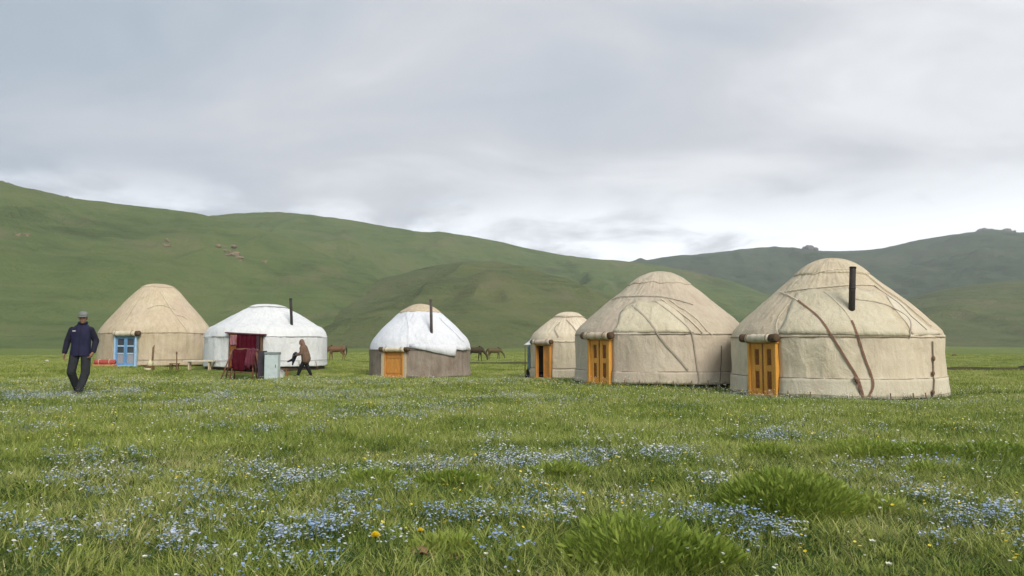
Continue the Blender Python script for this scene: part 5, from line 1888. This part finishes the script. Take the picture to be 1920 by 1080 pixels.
def scatter(name, label, xy, scl, coll, nsrc, rg, tiltamp=0.15, zoff=0.0):
    """points on the ground, each carrying one copy of a small plant"""
    xy = np.asarray(xy)
    n = len(xy)
    z = np.concatenate([gz(a[:, 0], a[:, 1]) for a in np.array_split(xy, max(1, n // 4000 + 1)) if len(a)])
    V = np.column_stack([xy, z + zoff])
    me = bpy.data.meshes.new(name)
    me.vertices.add(n)
    me.vertices.foreach_set('co', V.astype(np.float32).ravel())
    rot = np.column_stack([(rg.random(n) - 0.5) * 2 * tiltamp, (rg.random(n) - 0.5) * 2 * tiltamp, rg.random(n) * 2 * PI]).astype(np.float32)
    a = me.attributes.new('rot', 'FLOAT_VECTOR', 'POINT')
    a.data.foreach_set('vector', rot.ravel())
    a = me.attributes.new('scl', 'FLOAT', 'POINT')
    a.data.foreach_set('value', np.asarray(scl, dtype=np.float32))
    a = me.attributes.new('pick', 'INT', 'POINT')
    a.data.foreach_set('value', rg.integers(0, nsrc, n).astype(np.int32))
    o = bpy.data.objects.new(name, me)
    C.objects.link(o)
    o['kind'] = 'stuff'
    o['label'] = label
    g = bpy.data.node_groups.new(name + ' scatter', 'GeometryNodeTree')
    g.interface.new_socket('Geometry', in_out='INPUT', socket_type='NodeSocketGeometry')
    g.interface.new_socket('Geometry', in_out='OUTPUT', socket_type='NodeSocketGeometry')
    ni = g.nodes.new('NodeGroupInput')
    no = g.nodes.new('NodeGroupOutput')
    mp = g.nodes.new('GeometryNodeMeshToPoints')
    ip = g.nodes.new('GeometryNodeInstanceOnPoints')
    ci = g.nodes.new('GeometryNodeCollectionInfo')
    ci.inputs['Collection'].default_value = coll
    ci.inputs['Separate Children'].default_value = True
    ci.inputs['Reset Children'].default_value = True

    def attr(nm, ty):
        q = g.nodes.new('GeometryNodeInputNamedAttribute')
        q.data_type = ty
        q.inputs['Name'].default_value = nm
        return q.outputs[0]
    L = g.links.new
    L(ni.outputs[0], mp.inputs['Mesh'])
    L(mp.outputs[0], ip.inputs['Points'])
    L(ci.outputs[0], ip.inputs['Instance'])
    ip.inputs['Pick Instance'].default_value = True
    L(attr('pick', 'INT'), ip.inputs['Instance Index'])
    L(attr('rot', 'FLOAT_VECTOR'), ip.inputs['Rotation'])
    L(attr('scl', 'FLOAT'), ip.inputs['Scale'])
    L(ip.outputs[0], no.inputs[0])
    md = o.modifiers.new('scatter', 'NODES')
    md.node_group = g
    return o


def wedge(n, r0, r1, half, rg):
    r = np.sqrt(r0 ** 2 + (r1 ** 2 - r0 ** 2) * rg.random(n))
    a = (rg.random(n) * 2 - 1) * half
    return np.column_stack([r * np.sin(a), r * np.cos(a)])


def clear_of(xy, margin=0.12, track=True):
    """leave out what stands on the grass"""
    ok = np.ones(len(xy), bool)
    for d in YURTS.values():
        ok &= np.hypot(xy[:, 0] - d['c'].x, xy[:, 1] - d['c'].y) > d['R'] + margin
    ty = catmull([-300, 300, 880, 1010, 1300, 1600, 1790, 1920, 2400], [56, 56, 54, 53, 50, 45, 41.5, 41, 38], 960 + F * xy[:, 0] / np.maximum(xy[:, 1], 1))
    ok &= np.abs(xy[:, 1] - ty) > 1.25
    return xy[ok]


HALF = 0.78


def trampled(xy):
    """shorter grass close to the yurts and their doorways"""
    k = np.ones(len(xy))
    for d in YURTS.values():
        e = np.hypot(xy[:, 0] - d['c'].x, xy[:, 1] - d['c'].y) - d['R']
        k = np.minimum(k, np.clip(0.28 + e / 3.2, 0.28, 1))
    return k


xy = wedge(50000, 1.0, 8.5, 1.0, rg)
scatter('meadow_grass', 'short green meadow grass in the foreground', xy, 0.75 + 0.6 * rg.random(len(xy)) + 0.5 * fbm(xy[:, 0] / 1.1, xy[:, 1] / 1.1, 3, 61), NEAR, 9, rg)
xy = clear_of(wedge(42000, 8.0, 22, HALF, rg))
scatter('meadow_grass', 'meadow grass in front of the yurts', xy, trampled(xy) * (0.75 + 0.5 * rg.random(len(xy)) + 0.5 * fbm(xy[:, 0] / 1.8, xy[:, 1] / 1.8, 3, 61)), MID, 5, rg)
xy = clear_of(np.concatenate([wedge(30000, 21, 60, HALF, rg), wedge(14000, 55, 130, HALF, rg)]), 0.35)
scatter('meadow_grass', 'distant meadow grass round and behind the yurts', xy, trampled(xy) * (0.6 + 0.5 * rg.random(len(xy))), FAR, 4, rg)


_gx = np.geomspace(1.5, 70, 260)


def gpoint(px, py):
    """where a sight line meets the ground"""
    d = ray(px, py)
    zz = gz(d.x * _gx, _gx)
    below = CAMH + d.z * _gx <= zz
    Y = float(_gx[int(np.argmax(below))]) if below.any() else 70.0
    return d.x * Y, Y


# ---- single tussocks of taller grass
def tussock(px, py, rx, ry, h, n, label, rg, mat=GRASS_RICH, w=0.006, lean=0.55):
    x, y = gpoint(px, py)
    v, t, tn = blades(n, 1.0, h * 0.45, h, w, rg, lean, 4, power=0.55)
    v[:, 0] *= 1
    # stretch the disc but not the blades' width
    k = np.repeat(v.reshape(n, -1, 3)[:, :2, :].mean(1), v.shape[0] // n, axis=0)
    loc = v - np.column_stack([k[:, 0], k[:, 1], np.zeros(len(k))])
    bx, by = k[:, 0] * rx, k[:, 1] * ry
    rad2 = np.clip(np.hypot(k[:, 0], k[:, 1]), 0, 1)
    sc = 1 - 0.5 * rad2 ** 2
    zz = gz(x + bx[::9], y + by[::9]) if v.shape[0] // n == 9 else gz(x + bx, y + by)
    if len(zz) != len(bx):
        zz = np.repeat(zz, 9)
    z0 = G(x, y)
    V = np.column_stack([bx + loc[:, 0] * sc, by + loc[:, 1] * sc, loc[:, 2] * sc + zz - z0])
    m = int(n * 0.7)                                  # small leaves through the whole dome
    ph, rr = rg.random(m) * 2 * PI, np.sqrt(rg.random(m)) * 0.95
    lx, ly = rr * np.cos(ph), rr * np.sin(ph)
    top = h * 0.8 * np.sqrt(np.clip(1 - rr ** 2, 0.02, 1))
    lz = top * (0.35 + 0.65 * rg.random(m) ** 0.6)
    p0 = np.column_stack([lx * rx, ly * ry, lz])
    dr = np.column_stack([lx + rg.normal(size=m) * 0.5, ly + rg.normal(size=m) * 0.5, 0.55 + 0.7 * rg.random(m)])
    dr /= np.linalg.norm(dr, axis=1)[:, None]
    sd = np.cross(dr, rg.normal(size=(m, 3)))
    sd /= np.linalg.norm(sd, axis=1)[:, None]
    ll = (0.035 + 0.04 * rg.random(m))[:, None]
    lv = np.stack([p0, p0 + dr * ll * 0.5 + sd * ll * 0.13, p0 + dr * ll, p0 + dr * ll * 0.5 - sd * ll * 0.13], 1).reshape(-1, 3)
    b4 = np.arange(m) * 4
    lt_ = np.concatenate([np.stack([b4, b4 + 1, b4 + 2], 1), np.stack([b4, b4 + 2, b4 + 3], 1)]) + len(V)
    V = np.concatenate([V, lv])
    t = np.concatenate([t, lt_])
    tn = np.concatenate([tn, np.repeat(rg.random(m), 4)])
    o = with_tone(np_mesh('grass_tussock', V, t, mat), tn)
    o.location = (x, y, z0)
    tag(o, label, 'grass', 'taller grass tussocks in the meadow')
    return o


TS = [
    (1480, 978, 0.46, 0.32, 0.36, 3600, 'big rounded green tussock in the right foreground'),
    (1190, 1070, 0.36, 0.24, 0.30, 1300, 'tall dark tussock at the bottom centre right'),
    (1620, 868, 0.42, 0.30, 0.24, 1300, 'left end of the long dark grass strip below the big yurt'),
    (1735, 868, 0.50, 0.30, 0.21, 1500, 'middle of the long dark grass strip below the big yurt'),
    (1870, 868, 0.55, 0.30, 0.22, 1600, 'right end of the long dark grass strip at the frame edge'),
    (1440, 862, 0.32, 0.22, 0.16, 900, 'small dark tussock under a flat blue flower patch'),
    (345, 757, 0.50, 0.25, 0.20, 900, 'small bright green tussock right of the walking man'),
    (700, 912, 0.26, 0.18, 0.13, 700, 'low tussock left of centre among pale blue flowers'),
    (850, 918, 0.30, 0.18, 0.14, 900, 'low dark tussock just left of the tallest blue flowers'),
    (1050, 898, 0.28, 0.18, 0.13, 700, 'low tussock right of the tallest blue flowers'),
    (1735, 895, 0.16, 0.12, 0.13, 500, 'tiny tussock below the long dark grass strip'),
    (1310, 1075, 0.22, 0.15, 0.17, 900, 'tussock cut by the bottom edge right of centre'),
    (830, 1050, 0.20, 0.12, 0.12, 600, 'low tussock by the dry brown leaf'),
    (1640, 975, 0.22, 0.16, 0.15, 700, 'small tussock touching the right of the big rounded one'),
]
for px, py, rx, ry, h, n, lb in TS:
    tussock(px, py, rx, ry, h, n, lb, rg)

# ---- blue flowers: where the photograph shows drifts of them (px, py, half width in px, how many plants)
NEAR_PATCH = [(810, 995, 26, 5), (868, 998, 40, 7), (980, 1000, 26, 5), (1045, 1004, 34, 6), (1315, 990, 22, 4), (1372, 1003, 34, 7), (1425, 1018, 30, 6), (1462, 1036, 28, 5), (1490, 1022, 18, 3),
              (1780, 998, 18, 4), (1830, 1000, 32, 6), (1765, 1036, 18, 4), (1735, 952, 26, 5), (60, 1035, 36, 6), (118, 1028, 24, 3), (214, 1048, 22, 5), (330, 1018, 26, 4), (318, 1048, 24, 4), (345, 1062, 24, 4),
              (515, 1032, 14, 3), (545, 1045, 16, 3), (600, 1030, 30, 5), (655, 1020, 26, 4), (395, 1074, 18, 4), (672, 962, 24, 5), (757, 942, 16, 3), (1000, 955, 30, 5), (1065, 968, 28, 4), (470, 978, 16, 3),
              (640, 968, 14, 2), (360, 955, 24, 3), (415, 945, 24, 3), (195, 942, 24, 4), (1560, 945, 26, 4), (1530, 948, 16, 3), (1880, 1005, 26, 4), (1240, 1030, 14, 3), (940, 1060, 18, 3), (1890, 985, 20, 3), (905, 975, 16, 4), (910, 1000, 14, 3)]
MID_PATCH = [(110, 922, 28, 5), (132, 908, 22, 4), (186, 908, 14, 3), (485, 910, 12, 4), (550, 914, 30, 8), (605, 915, 28, 8), (690, 902, 36, 10), (790, 892, 36, 10), (850, 888, 36, 10), (942, 884, 26, 12), (950, 862, 24, 7),
             (1000, 882, 36, 9), (1045, 880, 28, 8), (1130, 868, 40, 11), (1115, 885, 24, 5), (1235, 864, 46, 13), (1275, 862, 24, 6), (1330, 922, 26, 7), (1445, 834, 46, 22), (30, 806, 30, 12), (78, 812, 24, 8), (505, 816, 18, 7),
             (400, 808, 30, 8), (590, 745, 90, 30), (640, 742, 50, 16), (230, 742, 40, 18), (260, 740, 30, 10), (405, 752, 30, 14), (360, 760, 40, 12), (420, 745, 20, 10), (120, 748, 60, 18), (50, 742, 60, 16), (20, 750, 40, 10),
             (955, 747, 30, 9), (1000, 752, 26, 8), (830, 775, 40, 8), (700, 745, 40, 8), (1300, 772, 40, 12), (770, 795, 24, 5), (940, 835, 34, 7), (1690, 850, 30, 6), (1840, 815, 60, 8), (1740, 885, 50, 7), (1620, 885, 40, 6),
             (580, 820, 14, 4), (600, 810, 14, 3), (1340, 885, 30, 5), (1050, 760, 60, 8), (480, 770, 60, 8), (680, 790, 60, 8), (1150, 845, 60, 7), (1300, 830, 50, 6), (1780, 765, 80, 8), (1560, 775, 80, 6), (290, 722, 80, 10), (700, 722, 100, 10)]

cl_src = []
for k in range(5):
    nn = (64, 82, 104, 52, 74)[k]
    radk = (0.11, 0.13, 0.15, 0.09, 0.12)[k]
    pet = PET_BLUE if k != 3 else PET_PALE
    a = rg.random(nn) * 2 * PI
    r = radk * rg.random(nn) ** 0.7
    hgt = 0.10 + 0.07 * rg.random(nn) - 0.05 * (r / radk) ** 2 * rg.random(nn)
    tips = np.stack([r * np.cos(a), r * np.sin(a), hgt], 1)
    # heads gather in little clusters
    cc = tips[rg.integers(0, nn // 6, nn)]
    tips = np.where((rg.random(nn) < 0.7)[:, None], cc + (rg.random((nn, 3)) - 0.5) * np.array([0.035, 0.035, 0.02]), tips)
    ns = nn // 3
    rt = np.stack([tips[:ns, 0] * 0.5, tips[:ns, 1] * 0.5, np.full(ns, -0.02)], 1)
    lv = blades(40, radk, 0.04, 0.11, 0.009, rg, 0.8, 3)
    st_ = stems(rt, tips[:ns], 0.003, rg)
    bl = blossoms(tips, 0.0115, rg)
    cl_src.append((lv, st_, bl, pet))
cl_mesh = []
for lv, st_, bl, pet in cl_src:
    a = joined('leaves', [lv, st_], [HERB, HERB]).data
    o = np_mesh('petals', bl[0], bl[1], pet, link=False)
    with_tone(o, bl[2])
    cl_mesh.append((a, o.data))

CLUMP_PLACE = ['left of the middle pair near the bottom', "just right of the dry leaf's upper end", 'deep blue, left of its neighbour at bottom centre', 'deep blue, under the twin cream flowers', 'leftmost of the blue chain at lower right', 'second in the blue chain at lower right', 'third in the blue chain at lower right', 'lowest in the blue chain at lower right', 'behind the end of the lower right chain', 'round, left of the wide one at right', 'wide, near the right edge', 'below the round one at right', 'alone, under the pale flower at right', 'wide, in the bottom left corner', 'beside the wide bottom left one', 'round and dense, alone at bottom left', 'top of the pale column at lower left', 'middle of the pale column at lower left', 'lowest of the pale column at lower left', "thin, left of the dandelions' row", 'thin, between pale column and dandelions', 'wide, left of the bright dandelion', 'above the bright dandelion', 'cut by the bottom edge at left', 'round, on the left behind the dandelions', 'small, left of centre behind the dry leaf', 'left of the twin cream flowers', 'behind the twin cream flowers', 'small, left third among short grass', 'tiny, beside the round one left of centre', 'sparse, left third of the meadow', 'sparse, farther back in the left third', 'pale, at far left middle distance', 'right of the big rounded tussock', 'on the face of the big rounded tussock', 'close to the right edge, lower one', 'in front of the tall dark tussock', 'at bottom centre near a white flower', 'close to the right edge, upper one', 'tall thin, at the centre', 'tall thin, below the other centre one']
assert len(CLUMP_PLACE) == len(NEAR_PATCH)
kcl = 0
for px, py, hw, n in NEAR_PATCH:
    for j in range(1):
        x, y = gpoint(px, py + (rg.random() - 0.3) * 10)
        t = thing('forget_me_not_clump', 'blue forget-me-not clump, ' + CLUMP_PLACE[kcl], 'flowers', (x, y, G(x, y)), float(rg.random() * 6), 'blue flower clumps in the near meadow')
        s = float(0.75 + 0.5 * rg.random())
        t.scale = (s, s, s)
        la, pe = cl_mesh[kcl % 5]
        for nm, md in (('leaves', la), ('petals', pe)):
            o = bpy.data.objects.new(nm, md)
            C.objects.link(o)
            o.parent = t
            o['kind'] = 'stuff'
        kcl += 1

pts = []
for px, py, hw, n in NEAR_PATCH:
    for j in range(max(1, int(n * 0.6))):
        pts.append(gpoint(px + rg.normal() * hw * 0.55, min(1078, py + rg.normal() * 6)))
pn = np.array(pts)
ex = wedge(1500, 2.6, 9, HALF, rg)
dens = fbm(ex[:, 0] / 0.9, ex[:, 1] / 0.9, 3, 71)
ex = ex[dens > 0.27]
xy = np.concatenate([pn, ex])
scatter('blue_wildflowers', 'scattered pale blue flowers between the near clumps', xy, 0.8 + 0.5 * rg.random(len(xy)), blue_near, 4, rg)
pts = []
for px, py, hw, n in MID_PATCH:
    for j in range(max(2, int(n * (1.1 if py > 770 else 2.6)))):
        pts.append(gpoint(px + rg.normal() * hw * 0.6, max(716, py + rg.normal() * 4.5)))
pm = np.array(pts)
ex = wedge(6000, 9, 30, HALF, rg)
dens = fbm(ex[:, 0] / 2.5, ex[:, 1] / 2.5, 3, 73) - 0.012 * ex[:, 0]
ex = ex[dens > 0.14]
xy = clear_of(np.concatenate([pm, ex]), 0.8)
scatter('blue_wildflowers', 'hazy drifts of pale blue flowers across the middle of the meadow', xy, 0.55 + 0.45 * rg.random(len(xy)), blue_far, 3, rg)
ex = wedge(6500, 2.6, 26, HALF, rg)
scatter('white_wildflowers', 'tiny white flowers dotted through the grass', ex, 0.55 + 0.5 * rg.random(len(ex)) + 0.035 * np.hypot(ex[:, 0], ex[:, 1]), white_src, 3, rg)
ex = wedge(3800, 4.0, 24, HALF, rg)
dens = fbm(ex[:, 0] / 3.0, ex[:, 1] / 3.0, 2, 77) + 0.05 - 0.03 * ex[:, 0]
ex = ex[dens > 0.02]
scatter('yellow_wildflowers', 'tiny yellow flowers dotted through the left of the meadow', ex, 0.55 + 0.4 * rg.random(len(ex)) + 0.03 * np.hypot(ex[:, 0], ex[:, 1]), yellow_src, 3, rg)
# seed stalks that stand above the turf
ex = wedge(1500, 2.8, 12, HALF, rg)
sv, stt, stn = blades(5, 0.04, 0.16, 0.27, 0.004, rg, 0.35, 3)
STALK = leaf_material('dry grass stalk', [(0.16, 0.20, 0.05), (0.25, 0.25, 0.09), (0.34, 0.30, 0.15)])
scatter('grass_stalks', 'thin pale grass stalks rising over the foreground turf', ex, 0.6 + 0.5 * rg.random(len(ex)), source_set('stalks', [with_tone(np_mesh('stalk', sv, stt, STALK, link=False), stn)]), 1, rg)


# ---- single larger flowers
def dandelion(px, py, size, label, hgt=0.12):
    x, y = gpoint(px, py + 10)
    t = thing('dandelion', label, 'flower', (x, y, G(x, y)), 0.3)
    MB().tube([(0, 0, -0.02), (0.005, 0, hgt * 0.5), (0, -0.01, hgt)], [0.0035, 0.003, 0.003], 6).build('stem', HERB, t, True)
    r2 = np.random.default_rng(int(px))
    V, T, c = [], [], 0
    for ring, (rr, el) in enumerate(((1.0, 0.25), (0.78, 0.55), (0.5, 0.95), (0.25, 1.3))):
        nn = (22, 18, 12, 7)[ring]
        for i in range(nn):
            a = 2 * PI * i / nn + ring * 0.4 + r2.random() * 0.1
            d = Vector((math.cos(a) * math.cos(el), math.sin(a) * math.cos(el), math.sin(el)))
            e = Vector((-math.sin(a), math.cos(a), 0)) * size * 0.075
            o = Vector((0, -0.01, hgt))
            tip = o + d * size * 0.5
            V += [o - e * 0.4, o + e * 0.4, tip + e, tip - e]
            T += [(c, c + 1, c + 2, c + 3)]
            c += 4
    fo = link_mesh('flower_head', V, T, simple('dandelion yellow', (0.80, 0.60, 0.015), 0.7, 0.12, 40), t)
    for k in range(4):
        a = 2 * PI * k / 4 + 0.4
        v, tt, tn = blades(1, 0.001, 0.09, 0.11, 0.018, np.random.default_rng(k + 3), 1.2, 4)
        Rz = np.array([[math.cos(a), -math.sin(a), 0], [math.sin(a), math.cos(a), 0], [0, 0, 1]])
        with_tone(np_mesh('leaf', v @ Rz.T, tt, HERB, t), tn)


dandelion(703, 1047, 0.052, 'bright yellow dandelion at the bottom left of centre')
dandelion(787, 1033, 0.034, 'smaller yellow dandelion right of the bright one')


def white_bloom(px, py, size, label, hgt=0.18, bud=False):
    x, y = gpoint(px, py + 24)
    t = thing('white_flower', label, 'flower', (x, y, G(x, y)), 0.0)
    lift = max(0.08, (P(px, py, y).z - G(x, y)))
    MB().tube([(0, 0, -0.02), (0.004, 0, lift * 0.5), (0, 0, lift)], [0.0035, 0.003, 0.003], 6).build('stem', HERB, t, True)
    W_ = simple('creamy petal', (0.72, 0.72, 0.58), 0.7, 0.1, 40)
    for k in range(6):
        a = 2 * PI * k / 6
        d = Vector((math.cos(a), math.sin(a), 0))
        e = Vector((-math.sin(a), math.cos(a), 0))
        u = Vector((0, 0, 1))
        op = 0.25 if bud else 0.75
        V, o = [], Vector((0, 0, lift))
        for i in range(5):
            q = i / 4
            wd = size * 0.28 * math.sin(PI * (0.12 + 0.8 * q))
            c_ = o + d * (size * op * 0.6 * math.sin(q * 1.6)) + u * (size * (0.9 if bud else 0.45) * q)
            V += [c_ - e * wd, c_ + e * wd]
        link_mesh('petal', V, [(2 * i, 2 * i + 1, 2 * i + 3, 2 * i + 2) for i in range(4)], W_, t, True)


white_bloom(1058, 958, 0.034, 'cream flower on a thin stem right of centre, left of its twin')
white_bloom(1094, 962, 0.032, 'cream flower right of its twin near the tall tussock')
white_bloom(1414, 966, 0.045, 'tall cream bud in front of the big rounded tussock', bud=True)
white_bloom(1221, 1048, 0.045, 'pale bud at the bottom beside the tall dark tussock', bud=True)
white_bloom(1637, 1030, 0.034, 'white flower at the bottom right of centre')
white_bloom(1771, 918, 0.034, 'pale flower above the blue patch at the right')
white_bloom(911, 1056, 0.026, 'little white flower at the bottom centre')
white_bloom(1668, 1074, 0.030, 'white flower cut by the bottom edge')
white_bloom(270, 1056, 0.026, 'little cream flower at the bottom left')

# ---- dry brown leaf lying in the grass
x, y = gpoint(822, 1066)
V = []
for i in range(12):
    q = i / 11
    for j in range(5):
        r_ = j / 4 * 2 - 1
        wv = 0.055 * math.sin(PI * (0.08 + 0.86 * q)) * (1 + 0.25 * math.sin(q * 17))
        V.append((-0.13 + 0.26 * q, r_ * wv, 0.05 + 0.022 * abs(r_) * math.sin(q * 5 + 1) + 0.006 * math.sin(q * 9) + 0.006 * math.sin(q * 21 + r_ * 3)))
lf = link_mesh('dry_leaf', V, [(i * 5 + j, (i + 1) * 5 + j, (i + 1) * 5 + j + 1, i * 5 + j + 1) for i in range(11) for j in range(4)], simple('dry brown leaf', (0.25, 0.155, 0.085), 0.85, 0.35, 20), None, True)
sm = lf.modifiers.new('thick', 'SOLIDIFY')
sm.thickness = 0.003
lf.location = (x, y, G(x, y))
lf.rotation_euler = (0.1, 0.05, 0.15)
tag(lf, 'curled dry brown leaf lying in the bottom centre grass', 'leaf')
